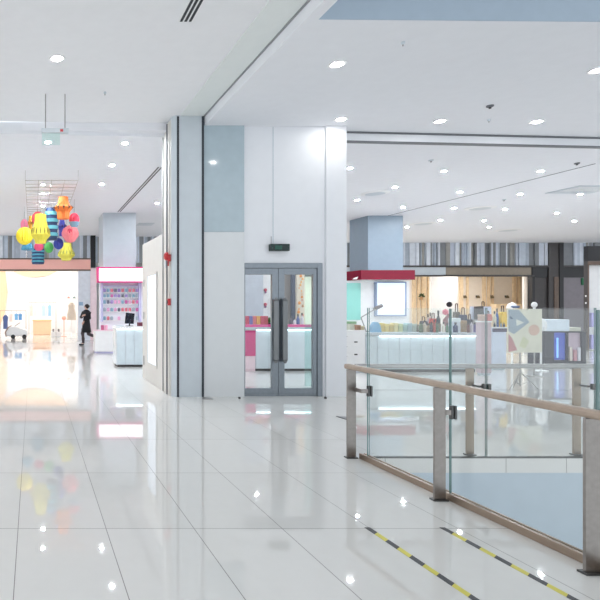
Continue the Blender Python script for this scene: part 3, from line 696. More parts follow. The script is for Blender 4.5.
# low cabinet and counter
x0, x1 = X(95, 17.8), X(117, 17.8)
t = thing('cabinet', 'low white cabinet below the lavender display wall', 'cabinet', ((x0 + x1) / 2, 17.9, 0))
mb = MB(); mb.box(x0, x1, 17.75, 18.28, .06, .74); mb.build('body', M_white, t, bevel=.004)
mb = MB(); mb.box(x0 - .02, x1 + .02, 17.73, 18.28, .74, .77); mb.build('worktop', M_palepink, t)
mb = MB(); mb.box(x0 + .02, x1, 17.8, 18.25, 0, .06); mb.build('plinth', M_lavender, t)
for px, c, lb in ((102.5, (190, 90, 130), 'dark pink'), (106, (236, 170, 196), 'pale pink')):
    x = X(px, 17.85); mb = MB(); mb.box(x - .05, x + .05, 17.82, 17.9, .77, .93); tag(mb.build('gift_box', cmat(c), bevel=.006), 'small %s box on the low white cabinet' % lb, 'box', 'boxes on the low cabinet')
Yq = 13.86
x0, x1 = X(116.5, Yq), X(170, Yq)
t = thing('counter', 'white glowing counter with a dark plinth at the end of the passage', 'counter', ((x0 + x1) / 2, Yq + .3, 0))
zt = Z(326.5, Yq)
mb = MB(); mb.box(x0, x1, Yq, Yq + .6, .06, zt - .05); mb.build('front_panel', M_counter, t)
for k in range(1, 6): 
    mb = MB(); x = x0 + (x1 - x0) * k / 6; mb.box(x - .008, x + .008, Yq - .008, Yq, .06, zt - .06); mb.build('mullion', M_greyclad, t)
mb = MB(); mb.box(x0 - .02, x1, Yq - .05, Yq + .62, zt - .05, zt); mb.build('worktop', M_white, t, bevel=.005)
mb = MB(); mb.box(x0 + .03, x1, Yq + .03, Yq + .55, 0, .06); mb.build('plinth', M_black2, t)
mb = MB(); mb.box(x0, x1, Yq - .03, Yq - .012, zt - .062, zt - .051); mb.build('light_strip', M_strip, t)
x = X(129.7, 14.1)
t = thing('monitor', 'black computer monitor on the white counter beneath the display wall', 'monitor', (x, 14.1, zt))
mb = MB(); mb.slab([(x - .13, zt + .07), (x + .1, zt + .06), (x + .13, zt + .33), (x - .1, zt + .36)], 14.08, 14.12); mb.build('screen', M_screen, t, bevel=.006)
mb = MB(); mb.tube([(x, 14.13, zt + .01), (x, 14.13, zt + .2)], .02); mb.build('stand', M_black, t)
mb = MB(); mb.box(x - .09, x + .09, 14.05, 14.2, zt, zt + .012); mb.build('base', M_black, t)
x = X(141.5, 14.1); mb = MB(); mb.box(x - .1, x + .12, 14.0, 14.2, zt, zt + .1); tag(mb.build('card_terminal', cmat((110, 40, 60)), bevel=.01), 'dark red box on the white counter right of the monitor', 'box')
x = X(120, 14.0); mb = MB(); mb.box(x - .1, x + .1, 13.95, 14.2, zt, zt + .02); tag(mb.build('tray', M_greyclad, bevel=.004), 'flat grey tray on the white counter left of the monitor', 'tray')

# ------------------------------------------------------------------ kiosk column on the right, canopy, boards
YM = 19.0
mb = MB(); mb.box(X(368, YM), X(403, YM), YM, YM + 1.1, 0, ZB); struct(mb, 'wall_column_right', mat('pale_blue_cladding', (146, 162, 176), .35, vary=.02), 'pale blue square column over the red canopy', 'column')
t = thing('canopy', 'crimson canopy band around the pale blue column', 'canopy', (12, 18.6, 2.43))
xa, xb = 11.0, X(415, 18.0)
mb = MB(); mb.box(xa, xb, 18.0, 18.08, 2.45, 2.77); mb.slabx([(18.08, 2.45), (20.4, 2.45), (20.4, 2.77), (18.08, 2.77)], xa, xa + .08); mb.box(xb - .08, xb, 18.08, 20.4, 2.45, 2.77); mb.build('band', M_crimson, t)
mb = MB(); mb.box(xa + .08, xb - .08, 18.08, 18.98, 2.44, 2.5); mb.build('soffit', M_white, t)
mb = MB(); x = X(355, 18); mb.slab([(x - .1, 2.46), (x + .06, 2.46), (x + .1, 2.55), (x, 2.52)], 17.985, 18.0); mb.build('emblem', M_rim, t)
mb = MB(); mb.box(X(330, 18.5), X(409.5, 18.5), 18.5, 18.6, 0, 2.435); struct(mb, 'wall_kiosk', M_white, 'white back wall of the kiosk under the canopy', 'wall')
mb = MB(); mb.box(X(345, 18.4), X(361, 18.4), 18.42, 18.4995, Z(320, 18.4), Z(283, 18.4)); tag(mb.build('mint_board', M_teal), 'plain mint green board under the crimson canopy', 'board')
t = thing('lightbox', 'bright white lightbox with a grey frame under the crimson canopy', 'lightbox', (X(391, 18.4), 18.45, Z(315, 18.4)))
a, b_, c_, d_ = X(377, 18.4), X(405, 18.4), Z(315, 18.4), Z(283, 18.4)
mb = MB(); mb.box(a - .04, a, 18.38, 18.499, c_ - .04, d_ + .04); mb.box(b_, b_ + .04, 18.38, 18.499, c_ - .04, d_ + .04); mb.box(a, b_, 18.38, 18.499, d_, d_ + .04); mb.box(a, b_, 18.38, 18.499, c_ - .04, c_); mb.build('frame', cmat((150, 164, 190)), t)
mb = MB(); mb.box(a, b_, 18.4, 18.499, c_, d_); mb.build('face', M_lightbox, t)

# main counter
Yc = 12.8
x0, x1 = X(366.5, Yc), X(477, Yc); zc = Z(332.5, Yc)
t = thing('counter', 'long glowing counter with pale glass front behind the railing', 'counter', ((x0 + x1) / 2, Yc + .3, 0))
mb = MB(); mb.box(x0, x1, Yc, Yc + .6, .07, zc - .09); mb.build('front_panel', M_counter, t)
mb = MB(); mb.box(x0 - .03, x1 + .03, Yc - .06, Yc + .64, zc - .07, zc); mb.build('worktop', M_greyclad, t, bevel=.006)
mb = MB(); mb.box(x0 + .3, x1 - .05, Yc - .04, Yc - .015, zc - .085, zc - .07); mb.build('light_strip', M_strip, t)
mb = MB(); mb.box(x0 + .02, x1 - .02, Yc + .03, Yc + .57, 0, .07); mb.build('plinth', M_darksteel, t)
for k in range(1, 10):
    x = x0 + (x1 - x0) * k / 10; mb = MB(); mb.box(x - .008, x + .008, Yc - .008, Yc, .07, zc - .1); mb.build('mullion', M_greyclad, t)
# white cabinet at its left end
xa, xb = X(332, 12.7), X(365.5, 12.7)
t = thing('cabinet', 'tall white cabinet at the left end of the glowing counter', 'cabinet', ((xa + xb) / 2, 12.95, 0))
mb = MB(); mb.box(xa, xb, 12.7, 13.3, .05, 1.0); mb.build('body', M_white, t, bevel=.004)
mb = MB(); mb.box(xa + .02, xb - .02, 12.73, 13.28, 0, .05); mb.build('plinth', M_greyclad, t)
for z in (.56, .8, .33):
    mb = MB(); mb.box(xa + .02, X(350, 12.7), 12.688, 12.7, z - .09, z + .09); dr = mb.build('drawer', M_white, t, bevel=.003)
    mb = MB(); mb.box(X(344, 12.69), X(347, 12.69), 12.675, 12.688, z + .05, z + .062); mb.build('drawer_pull', M_steel, dr)
for py in (342, 354.5):
    mb = MB(); z = Z(py, 12.69); x = X(356, 12.69); mb.box(x - .035, x + .035, 12.688, 12.7, z - .015, z + .015); mb.build('socket', M_black2, t)
# desk lamp
x, y = X(364, 13.0), 13.1
t = thing('desk_lamp', 'grey jointed desk lamp with a tilted head at the left counter end', 'lamp', (x + .1, y, zc))
mb = MB(); mb.lathe((X(366, y), y, zc), [(.08, 0), (.08, .015), (.02, .02), (.015, .03)], 16); mb.build('base', M_steel, t)
mb = MB(); mb.tube([(X(366, y), y, zc + .02), P(361, 317.5, y)], .012); mb.build('lower_arm', M_steel, t)
mb = MB(); mb.tube([P(361, 317.5, y), P(376, 308.5, y)], .012); mb.build('upper_arm', M_steel, t)
mb = MB(); mb.tube([P(374, 309.5, y), P(377, 307.7, y), P(382, 305.5, y)], [.03, .05, .045]); mb.build('lamp_head', M_steel, t)

# goods on the counter
def gbox(px0, px1, py, Y, d, c, label, name='product_box', cat='box', group='goods on the counters', z0=None, lid=None):
    z0 = zc if z0 is None else z0
    xa, xb = X(px0, Y), X(px1, Y); z1 = Z(py, Y)
    t = thing(name, label, cat, ((xa + xb) / 2, Y + d / 2, z0), group)
    h = z1 - z0
    b = MB(); b.box(xa, xb, Y, Y + d, z0, z0 + h * .72); b.build('body', cmat(c), t, bevel=.006)
    b = MB(); b.box(xa - .004, xb + .004, Y - .004, Y + d + .004, z0 + h * .72, z1); b.build('lid', cmat(lid or tuple(min(255, int(v * 1.08)) for v in c)), t, bevel=.006)
def gbot(px, w, py, Y, c, label, cap=(60, 60, 64), z0=None, group='goods on the counters'):
    z0 = zc if z0 is None else z0
    x, z1, r = X(px, Y), Z(py, Y), w / 2 / F * Y; h = z1 - z0
    t = thing('bottle', label, 'bottle', (x, Y, z0), group)
    b = MB(); b.lathe((x, Y, z0), [(r * .95, 0), (r, .03 * h), (r, .6 * h), (r * .4, .75 * h), (r * .4, .82 * h)], 16); b.build('body', cmat(c, .25), t)
    b = MB(); b.lathe((x, Y, z0 + .82 * h), [(r * .48, 0), (r * .48, .18 * h)], 12); b.build('cap', cmat(cap), t)
def gbag(px, w, py, Y, c, label, z0=None):
    z0 = zc if z0 is None else z0
    x, z1, hw = X(px, Y), Z(py, Y), w / 2 / F * Y; h = z1 - z0
    t = thing('handbag', label, 'bag', (x, Y, z0), 'bags on the counters')
    b = MB(); b.slab([(x - hw * .85, z0), (x + hw * .85, z0), (x + hw, z0 + .3 * h), (x + hw * .7, z0 + .7 * h), (x - hw * .7, z0 + .7 * h), (x - hw, z0 + .3 * h)], Y - .06, Y + .06); b.build('body', cmat(c), t, bevel=.015)
    b = MB(); b.tube([(x - hw * .4, Y, z0 + .69 * h), (x - hw * .3, Y, z1 - .01), (x, Y, z1), (x + hw * .3, Y, z1 - .01), (x + hw * .4, Y, z0 + .69 * h)], .012); b.build('handle', M_brown, t)
# arch shaped blue stand
x = X(374.5, 13.0); t = thing('display_arch', 'sky blue rounded display piece beside the desk lamp', 'display stand', (x, 13.0, zc), )
hw = .115; hz = Z(322, 13) - zc
mb = MB(); mb.slab([(x - hw, zc), (x + hw * 1.1, zc)] + [(x + hw * .9 * math.cos(a), zc + .02 + (hz - .02) * math.sin(a)) for a in [PI * k / 10 for k in range(11)]], 12.9, 13.05); mb.build('block', cmat((132, 186, 222)), t)
gbox(357.5, 360.8, 325, 12.85, .12, (156, 122, 100), 'brown box on the white cabinet left of the blue arch', z0=1.0)
gbox(361.2, 364.6, 326, 12.85, .12, (200, 190, 160), 'khaki box on the white cabinet left of the blue arch', z0=1.0)
for k, px in enumerate((346.5, 349.5, 352.5, 355.2)):
    gbox(px - 1.3, px + 1.2, 321.5, 13.05, .1, (232, 236, 222), 'white carton below the mint board, %s from the left' % orde[k], z0=1.0, lid=(150, 190, 150))
ys = [(222, 196, 110), (228, 206, 130), (212, 190, 120), (226, 214, 160), (196, 206, 160), (168, 196, 190), (178, 200, 206), (196, 206, 196)]
for k, c in enumerate(ys):
    a = 380.5 + k * 4.6
    gbox(a, a + 4.0, 323 + (k % 3) * .8, 13.15, .16, c, '%s carton in the row under the white lightbox' % ['mustard', 'straw yellow', 'ochre', 'pale cream', 'sage', 'dusty teal', 'powder blue', 'grey green'][k], cat='carton', name='carton')
gbox(418.5, 426, 324.5, 13.1, .2, (140, 134, 120), 'dark taupe box with a cluttered tray behind the glass')
gbox(426.8, 433.5, 326, 12.95, .2, (186, 170, 140), 'tan box right of the taupe box')
gbox(434.5, 441, 323.5, 13.1, .2, (120, 112, 92), 'olive brown box left of the glass joint')
gbag(423.5, 7, 316.5, 13.3, (70, 66, 84), 'dark plum bag behind the taupe box')
gbag(433, 6.5, 313, 13.3, (206, 78, 66), 'red bag with an arched handle on the counter')
gbot(438.3, 3.4, 310.5, 13.2, (52, 58, 66), 'tall black bottle behind the tan box')
gbot(430.2, 2.4, 312.5, 13.35, (214, 180, 180), 'pink slim bottle beside the red bag')
gbot(428, 2.4, 314, 13.38, (206, 190, 196), 'pale mauve slim bottle left of the pink one')
# hat on a head form with pink wrap
x, y = X(448.5, 13.2), 13.2
t = thing('dressed_bust', 'display bust in a pink grey wrap with a white cap', 'mannequin', (x, y, zc))
mb = MB(); mb.lathe((x, y, zc), [(.1, 0), (.12, .05), (.13, .2), (.12, .3), (.06, .38), (.035, .41), (.035, .44)], 16, 1, .7); mb.build('torso', cmat((168, 130, 130)), t)
mb = MB(); mb.ball((x + .02, y, Z(304.5, y)), .06, sz=1.1); mb.build('head', cmat((52, 46, 50)), t)
mb = MB(); mb.lathe((x, y, Z(301.8, y)), [(.1, 0), (.08, .02), (.07, .05), (0, .07)], 14); mb.build('cap', M_rim, t)
mb = MB(); mb.lathe((x - .09, y - .02, Z(312, y)), [(0, -.08), (.06, -.04), (.06, .04), (0, .08)], 12); mb.build('scarf', cmat((232, 130, 146)), t)
gbag(456.5, 6, 303.5, 13.35, (120, 116, 106), 'olive grey bag right of the bust')
gbag(463, 7, 307.5, 13.2, (60, 68, 92), 'navy bag left of the open folder display')
gbox(453, 460.5, 318, 12.95, .15, (224, 232, 240), 'white blue carton in front of the olive bag')
gbox(460.8, 467, 320.5, 13.0, .18, (180, 154, 122), 'light brown box in front of the navy bag')
gbot(455.5, 4, 322.5, 12.88, (50, 66, 104), 'dark blue squat jar at the counter front')
gbag(469.5, 5, 314, 13.15, (78, 76, 92), 'slate bag near the right counter end')
extra = [(421, 3.2, 321, (92, 110, 84), 'moss green'), (424.6, 3, 320, (206, 190, 170), 'sand'), (431.2, 2.6, 322, (60, 62, 74), 'ink'), (434.2, 2.4, 319.5, (190, 92, 84), 'brick red'), (437, 2.4, 321.5, (84, 120, 96), 'leaf green'),
         (443.6, 2.6, 322, (232, 226, 214), 'ivory'), (447.2, 2.4, 323, (96, 134, 110), 'jade'), (468.2, 2.6, 322, (120, 78, 70), 'chestnut'), (471.6, 2.8, 320, (214, 206, 214), 'pearl grey'), (474.8, 2.6, 322.5, (110, 100, 150), 'purple')]
for px, w, py, c, n in extra: gbot(px, w, py, 12.84, c, 'small %s jar in the front row of the long counter' % n)
# upright folder board
t = thing('menu_board', 'dark framed display board leaning between two white boards', 'board', (X(478, 13.3), 13.3, zc))
mb = MB(); mb.slab([(X(475, 13.2), Z(320, 13.2)), (X(484.5, 13.2), Z(319, 13.2)), (X(483.5, 13.2), Z(306, 13.2)), (X(475, 13.2), Z(306.5, 13.2))], 13.2, 13.23); mb.build('dark_board', cmat((86, 84, 84)), t)
mb = MB(); mb.box(X(471, 13.26), X(491, 13.26), 13.25, 13.29, zc, Z(306.5, 13.26)); mb.build('white_board', cmat((222, 228, 244)), t)
mb = MB(); mb.box(X(473, 13.2), X(476, 13.2), 13.18, 13.36, zc, zc + .3); mb.build('support', M_steel, t)
gbag(483, 6.5, 301.5, 13.37, (72, 56, 52), 'dark brown bag peeking over the white boards')
# beyond the counter end: plinths with goods
def plinth(px0, px1, py, Y, c, label, band=None):
    xa, xb, z1 = X(px0, Y), X(px1, Y), Z(py, Y); D_ = .16
    t = thing('display_plinth', label, 'plinth', ((xa + xb) / 2, Y + .08, 0), 'plinths right of the counter')
    b = MB(); b.box(xa, xb, Y, Y + D_, .05, z1 - .03); b.build('body', cmat(c), t, bevel=.006)
    b = MB(); b.box(xa - .01, xb + .01, Y - .01, Y + D_ + .01, z1 - .03, z1); b.build('top', M_white, t)
    b = MB(); b.box(xa + .02, xb - .02, Y + .02, Y + D_ - .02, 0, .05); b.build('foot', M_greyclad, t)
    if band: b = MB(); b.box(xa - .004, xb + .004, Y - .012, Y, z1 - .12, z1 - .035); b.build('band', cmat(band), t)
    return z1
z1 = plinth(481.5, 491.5, 321, 12.2, (206, 186, 192), 'mauve pink plinth at the right end of the counter')
z2 = plinth(492.5, 506.5, 327, 13.2, (214, 222, 238), 'white plinth with a dark purple band behind the poster', (74, 64, 92))
gbox(481.8, 485, 314.5, 12.22, .12, (200, 178, 166), 'beige box on the mauve plinth', z0=z1)
gbag(488, 5, 311, 12.28, (206, 130, 128), 'rose bag on the mauve plinth', z0=z1)
gbot(494.5, 3, 311, 13.29, (228, 220, 196), 'cream bottle on the white plinth', z0=z2)
gbot(497, 2.6, 308.5, 13.3, (60, 104, 176), 'bright blue bottle on the white plinth', z0=z2)
gbag(502.5, 6.4, 305.5, 13.29, (244, 200, 66), 'yellow bag on the white plinth', z0=z2)
for k, (px, c, n) in enumerate(((494.5, (50, 54, 66), 'charcoal'), (498, (60, 84, 140), 'dark blue'), (501, (170, 174, 180), 'silver'), (504, (70, 70, 84), 'grey'))):
    gbot(px, 1.6, 322.5, 13.215, c, 'tiny %s jar at the front of the white plinth' % n, z0=z2)
# round white helmet-like hats behind poster
t = thing('sun_hat', 'white and blue rounded cap on a stand above the poster', 'hat', (X(512, 13.9), 13.9, 0))
x = X(512, 13.9); mb = MB(); mb.lathe((x, 13.9, Z(308.5, 13.9)), [(.12, 0), (.11, .05), (.08, .12), (0, .16)], 16); mb.build('crown', M_rim, t)
mb = MB(); mb.lathe((x + .02, 13.86, Z(308, 13.9)), [(.1, 0), (.115, .03), (.1, .055)], 16); mb.build('hat_band', cmat((90, 110, 140)), t)
mb = MB(); mb.lathe((x, 13.9, 0), [(.15, 0), (.15, .02), (.02, .03), (.02, Z(308.5, 13.9))], 16); mb.build('stand', M_white, t)
x = X(534.3, 12); t = thing('mannequin_head', 'white egg shaped display head on a pole behind the poster', 'mannequin', (x, 12, 0))
mb = MB(); mb.ball((x, 12, Z(304.8, 12)), .055, sz=1.15); mb.build('head', M_rim, t)
mb = MB(); mb.lathe((x, 12, Z(310.5, 12)), [(.05, 0), (.025, .03), (.022, .09)], 12); mb.build('neck', M_rim, t)
mb = MB(); mb.lathe((x, 12, 0), [(.14, 0), (.14, .02), (.015, .03), (.015, Z(310.5, 12))], 14); mb.build('pole', M_steel, t)

# poster on tripod
Yt = 10.2
xp = X(521, Yt)
t = thing('poster_stand', 'pale yellow poster with a blue grey triangle on a tripod stand', 'poster', (xp, Yt, 0))
pa, pb, pc, pd = X(507, Yt), X(541, Yt), Z(352.5, Yt), Z(309, Yt)
mb = MB(); mb.box(pa, pb, Yt - .02, Yt, pc, pd); pn = mb.build('poster_panel', cmat((226, 222, 204)), t)
def patch(poly, c, k, nm):
    b = MB(); b.slab([(X(u, Yt), Z(v, Yt)) for u, v in poly], Yt - .021 - k * .001, Yt - .0195); b.build(nm, cmat(c), pn)
patch([(507.5, 309.5), (518, 310), (528.5, 322), (513, 334), (507.5, 331)], (158, 172, 184), 1, 'blue_triangle')
patch([(515, 319), (523, 322.5), (515.5, 326)], (222, 224, 214), 2, 'pale_triangle')
patch([(533 + 5.5 * math.cos(a), 330 + 5.5 * math.sin(a)) for a in [2 * PI * k / 18 for k in range(18)]], (220, 186, 168), 1, 'pink_disc')
patch([(507.5, 334), (511, 338), (516, 350), (507.5, 352)], (196, 138, 138), 3, 'rose_shape')
patch([(509, 316), (512, 318.5), (511, 319.5), (508.5, 317.5)], (80, 96, 120), 3, 'dark_mark')
patch([(522, 336), (528, 341), (524, 349), (518, 346)], (214, 214, 180), 1, 'sage_shape')
hub = Vector((xp, Yt + .02, .33))
mb = MB(); mb.tube([(xp, Yt + .02, .05), (xp, Yt + .02, 1.2)], .012); mb.build('pole', M_steel, t)
for k, a in enumerate((PI, 0, PI / 2)):
    f = Vector((xp + .27 * math.cos(a), Yt + .02 + .22 * math.sin(a) - .08, .012))
    mb = MB(); mb.tube([hub, f], .009); mb.tube([hub - Vector((0, 0, .25)), hub.lerp(f, .55)], .006); mb.build('leg', M_steel, t)
# black display cabinet with white box
Yx = 14.2
xa, xb = X(545, Yx), X(586, Yx); zt = Z(331.5, Yx)
t = thing('display_cabinet', 'black display cabinet with a blue lit niche and a glazed case', 'cabinet', ((xa + xb) / 2, Yx + .25, 0))
mb = MB(); mb.box(xa, xb, Yx + .06, Yx + .5, 0, zt); mb.box(xa, X(554, Yx), Yx, Yx + .06, 0, zt); mb.box(X(567, Yx), X(568.5, Yx), Yx, Yx + .06, 0, zt); mb.box(X(582, Yx), xb, Yx, Yx + .06, 0, zt)
mb.box(X(554, Yx), X(567, Yx), Yx, Yx + .06, 0, Z(360, Yx)); mb.box(X(568.5, Yx), X(582, Yx), Yx, Yx + .06, 0, Z(361, Yx)); mb.box(X(554, Yx), X(582, Yx), Yx, Yx + .06, zt - .03, zt); mb.build('body', cmat((46, 46, 58), .3), t)
mb = MB(); mb.box(X(554, Yx), X(567, Yx), Yx + .05, Yx + .059, Z(360, Yx), zt - .03); mb.build('lit_niche', mat('blue_niche', (70, 92, 190), .3, emit=.16), t)
mb = MB(); mb.box(X(568.5, Yx), X(582, Yx), Yx + .05, Yx + .059, Z(361, Yx), zt - .03); mb.build('case_back', cmat((196, 176, 190)), t)
mb = MB(); x = X(558.5, Yx); mb.lathe((x, Yx + .03, Z(358, Yx)), [(.02, 0), (.022, .3), (.02, .5), (.03, .52), (0, .54)], 10); mb.build('light_tube', mat('cyan_tube', (150, 205, 250), .3, emit=.5), t)
mb = MB(); mb.box(X(546, Yx), X(570.5, Yx), Yx + .02, Yx + .4, zt, Z(319.5, Yx)); tag(mb.build('storage_box', cmat((222, 232, 242)), bevel=.015), 'white storage box lying on the black display cabinet', 'box')
mb = MB(); mb.box(X(571.5, Yx), X(583, Yx), Yx + .05, Yx + .4, zt, Z(327.5, Yx)); tag(mb.build('flat_box', cmat((214, 212, 196)), bevel=.01), 'flat cream box right of the white storage box', 'box')
for k, (px, py, c, n) in enumerate(((571.5, 339, (226, 214, 204), 'cream'), (576, 342, (206, 150, 160), 'rose'), (580, 339.5, (222, 222, 230), 'white'))):
    b = MB(); x = X(px, Yx); z = Z(361, Yx); b.box(x - .035, x + .035, Yx + .01, Yx + .048, z, Z(py + 8, Yx)); tag(b.build('boxed_item', cmat(c), bevel=.005), 'small %s packet inside the glazed case of the black cabinet' % n, 'packet', 'packets in the black cabinet')
mb = MB(); x = X(541, 13); mb.lathe((x, 13, 0), [(.14, 0), (.14, .02), (.02, .03), (.02, Z(331, 13))], 14); mb.lathe((x, 13, Z(331, 13)), [(.08, 0), (.11, .1), (.1, .22), (.05, .3), (0, .31)], 16)
tag(mb.build('vase_stand', M_rim), 'white rounded vase on a stand left of the black display cabinet', 'vase')
# right hand shelving unit
Yr = 19.0
xa = X(588.3, Yr); xb = X(640, Yr)
t = thing('shelving_unit', 'dark framed white shelving unit at the right edge of the photo', 'shelf', ((xa + xb) / 2, Yr + .3, 0))
mb = MB(); mb.box(xa, xb, Yr, Yr + .16, Z(261, Yr), Z(246, Yr)); mb.build('header', M_black, t)
mb = MB(); mb.box(xa, X(589, Yr), Yr + .02, Yr + .16, 0, Z(261, Yr)); mb.box(X(636, Yr), xb, Yr + .02, Yr + .16, 0, Z(261, Yr)); mb.build('side_post', M_black2, t)
mb = MB(); mb.box(X(588.3, Yr), X(589.2, Yr), Yr, Yr + .02, 0, Z(262, Yr)); mb.box(xa, xb, Yr - .01, Yr + .015, Z(265, Yr), Z(261.2, Yr)); mb.build('wood_trim', M_brown, t)
mb = MB(); mb.box(X(589, Yr), X(636, Yr), Yr + .14, Yr + .159, 0, Z(265, Yr)); mb.build('back_panel', M_white, t)
for py in (327, 349): mb = MB(); mb.box(X(589, Yr), X(636, Yr), Yr - .02, Yr + .14, Z(py, Yr) - .02, Z(py, Yr)); mb.build('shelf', M_white, t)
for py, lb in ((327, 'upper'), (349, 'lower')):
    z = Z(py, Yr); x0 = X(592, Yr)
    b = MB(); b.box(x0, x0 + .26, Yr, Yr + .13, z, z + .5); o = tag(b.build('gift_box', cmat((190, 184, 236)), bevel=.006), 'lilac box on the %s shelf of the right unit' % lb, 'box', 'lilac boxes')
for k, py in enumerate((296, 303)):
    b = MB(); z = Z(py, Yr); b.box(xa - .012, xa, Yr + .06, Yr + .1, z - .03, z + .03); b.build('switch', M_rim, t)

# ------------------------------------------------------------------ kiosk seen through the glass door
Yo = 13.0
xa, xb = X(256, Yo), X(323, Yo); zt = Z(327, Yo)
t = thing('counter', 'pink edged glowing counter behind the glass door', 'counter', ((xa + xb) / 2, Yo + .3, 0))
mb = MB(); mb.box(xa, xb, Yo, Yo + .55, .06, zt - .06); mb.build('front_panel', M_counter, t)
mb = MB(); mb.box(xa, xb, Yo - .04, Yo + .58, zt - .06, zt); mb.build('worktop', M_greyclad, t)
mb = MB(); mb.box(xa, xb, Yo - .03, Yo - .012, zt - .072, zt - .061); mb.build('light_strip', M_strip, t)
mb = MB(); mb.box(xa, xb, Yo + .03, Yo + .5, 0, .06); mb.build('plinth', M_black2, t)
mb = MB(); mb.box(xa, X(312, Yo), Yo - .02, Yo + .1, zt, zt + .06); mb.build('edge_band', M_hotpink, t)
Yn = 12.9
xa2 = X(236, Yn); xb2 = X(255.3, Yn)
t = thing('cabinet', 'cabinet with a hot pink door at the left end of the door counter', 'cabinet', ((xa2 + xb2) / 2, Yn + .3, 0))
mb = MB(); mb.box(xa2, xb2, Yn, Yn + .5, 0, zt - .06); mb.build('body', M_palepink, t)
mb = MB(); mb.box(xa2, xb2, Yn - .03, Yn + .55, zt - .06, zt); mb.build('worktop', M_greyclad, t)
mb = MB(); mb.box(xa2, xb2, Yn - .02, Yn + .1, zt, zt + .06); mb.build('edge_band', M_hotpink, t)
mb = MB(); mb.box(xa2, xb2, Yn - .015, Yn, Z(356, Yn), Z(330.5, Yn)); mb.build('door', M_magenta, t)
for k, (px, c, n) in enumerate(((246, (196, 60, 90), 'crimson'), (249.5, (120, 120, 190), 'blue violet'), (253, (226, 130, 120), 'salmon'), (257, (232, 180, 90), 'amber'), (261, (206, 70, 100), 'raspberry'), (264.6, (190, 60, 80), 'deep red'))):
    xx = X(px, 13.3); b = MB(); b.box(xx - .045, xx + .045, 13.2, 13.32, zt, zt + .26); tag(b.build('gift_box', cmat(c), bevel=.01), '%s box in the row behind the left door pane' % n, 'box', 'boxes behind the left door pane')
x = X(270.8, 13.15); t = thing('potted_plant', 'small green potted plant at the left door handle', 'plant', (x, 13.25, zt))
mb = MB(); mb.lathe((x, 13.25, zt), [(.05, 0), (.07, .1), (.06, .1), (.05, .08)], 12); mb.build('pot', M_black2, t)
mb = MB()
for k in range(40):
    a, e = random.uniform(0, 2 * PI), random.uniform(.1, 1.4); d = Vector((math.cos(a) * math.cos(e), math.sin(a) * math.cos(e), math.sin(e) * 2.2)) * random.uniform(.04, .085); s = Vector((-d.y, d.x, .01)).normalized() * .02; c = Vector((x, 13.25, zt + .09))
    mb._f([mb.bm.verts.new(c + q) for q in (d * .1, d * .6 + s, d, d * .6 - s)])
mb.build('leaf_cluster', cmat((84, 140, 70)), t)
mb = MB(); mb.box(X(262, 14.3), X(278, 14.3), 14.25, 14.35, 0, 2.6); struct(mb, 'wall_kiosk_panel', M_white, 'white panel seen through the left door pane', 'wall')
mb = MB(); mb.box(X(228, 14.3), X(261.6, 14.3), 14.2, 14.35, 0, 2.6); struct(mb, 'wall_kiosk_grey', cmat((196, 202, 212)), 'grey panel seen through the left door pane', 'wall')
for py, lb in ((290, 'upper'), (304.5, 'lower')):
    c = P(265.5, py, 14.22); t = thing('wall_flower', '%s red and violet rosette on the white panel behind the door' % lb, 'decoration', tuple(c), 'rosettes on the white panel')
    b = MB(); b.ball((c.x, c.y, c.z), .045, 10, 6, rib=.2); b.build('petals', cmat((190, 50, 80)), t)
    b = MB(); b.ball((c.x, c.y, c.z - .06), .03, 10, 6); b.build('bud', cmat((130, 70, 120)), t)
    b = MB(); b.box(c.x - .006, c.x + .006, c.y, 14.25, c.z - .006, c.z + .006); b.build('pin', M_steel, t)
mb = MB(); mb.box(X(279, 15.2), X(290.5, 15.2), 15.2, 15.35, 0, 2.7); struct(mb, 'trim_21', cmat((128, 122, 118)), 'taupe upright behind the right door pane', 'trim')
mb = MB(); mb.box(X(290.6, 15.2), X(297, 15.2), 15.1, 15.35, 0, 2.7); struct(mb, 'trim_22', cmat((70, 80, 104)), 'dark blue upright behind the right door pane', 'trim')
t = thing('poster_board', 'tall cream panel with orange blotches behind the right door pane', 'panel', (X(300.5, 15), 15, 0))
mb = MB(); mb.box(X(297.2, 15), X(304.6, 15), 15, 15.1, 0, 2.6); mb.build('board', cmat((226, 214, 196)), t)
for k in range(14):
    mb = MB(); px, py = random.uniform(298.5, 303.4), 276 + k * 3.0; r = random.uniform(.02, .045); c = P(px, py, 14.99); mb.lathe((c.x, c.y, c.z - r), [(r * .5, 0), (r, r), (r * .5, 2 * r)], 8, 1, .25); mb.build('fruit_shape', cmat(random.choice([(232, 150, 60), (240, 180, 90), (214, 110, 60), (190, 150, 110)])), t)
for k, (px, w, py, c, n) in enumerate(((291, 3.2, 315.5, (90, 84, 96), 'dark grey'), (294.6, 3, 318, (236, 232, 236), 'white'), (298, 3.2, 314, (90, 104, 160), 'blue'), (302, 3, 313, (226, 226, 230), 'pearl'))):
    gbot(px, w, py, 13.3, c, '%s bottle on the pink edged counter behind the right door pane' % n, z0=zt, group='bottles behind the door')
mb = MB(); mb.box(X(305.4, 10.6), X(316, 10.6), 10.6, 10.63, 0, 2.5); tag(mb.build('glass_screen', M_frost), 'upright mint tinted glass screen behind the right door pane', 'glass screen')

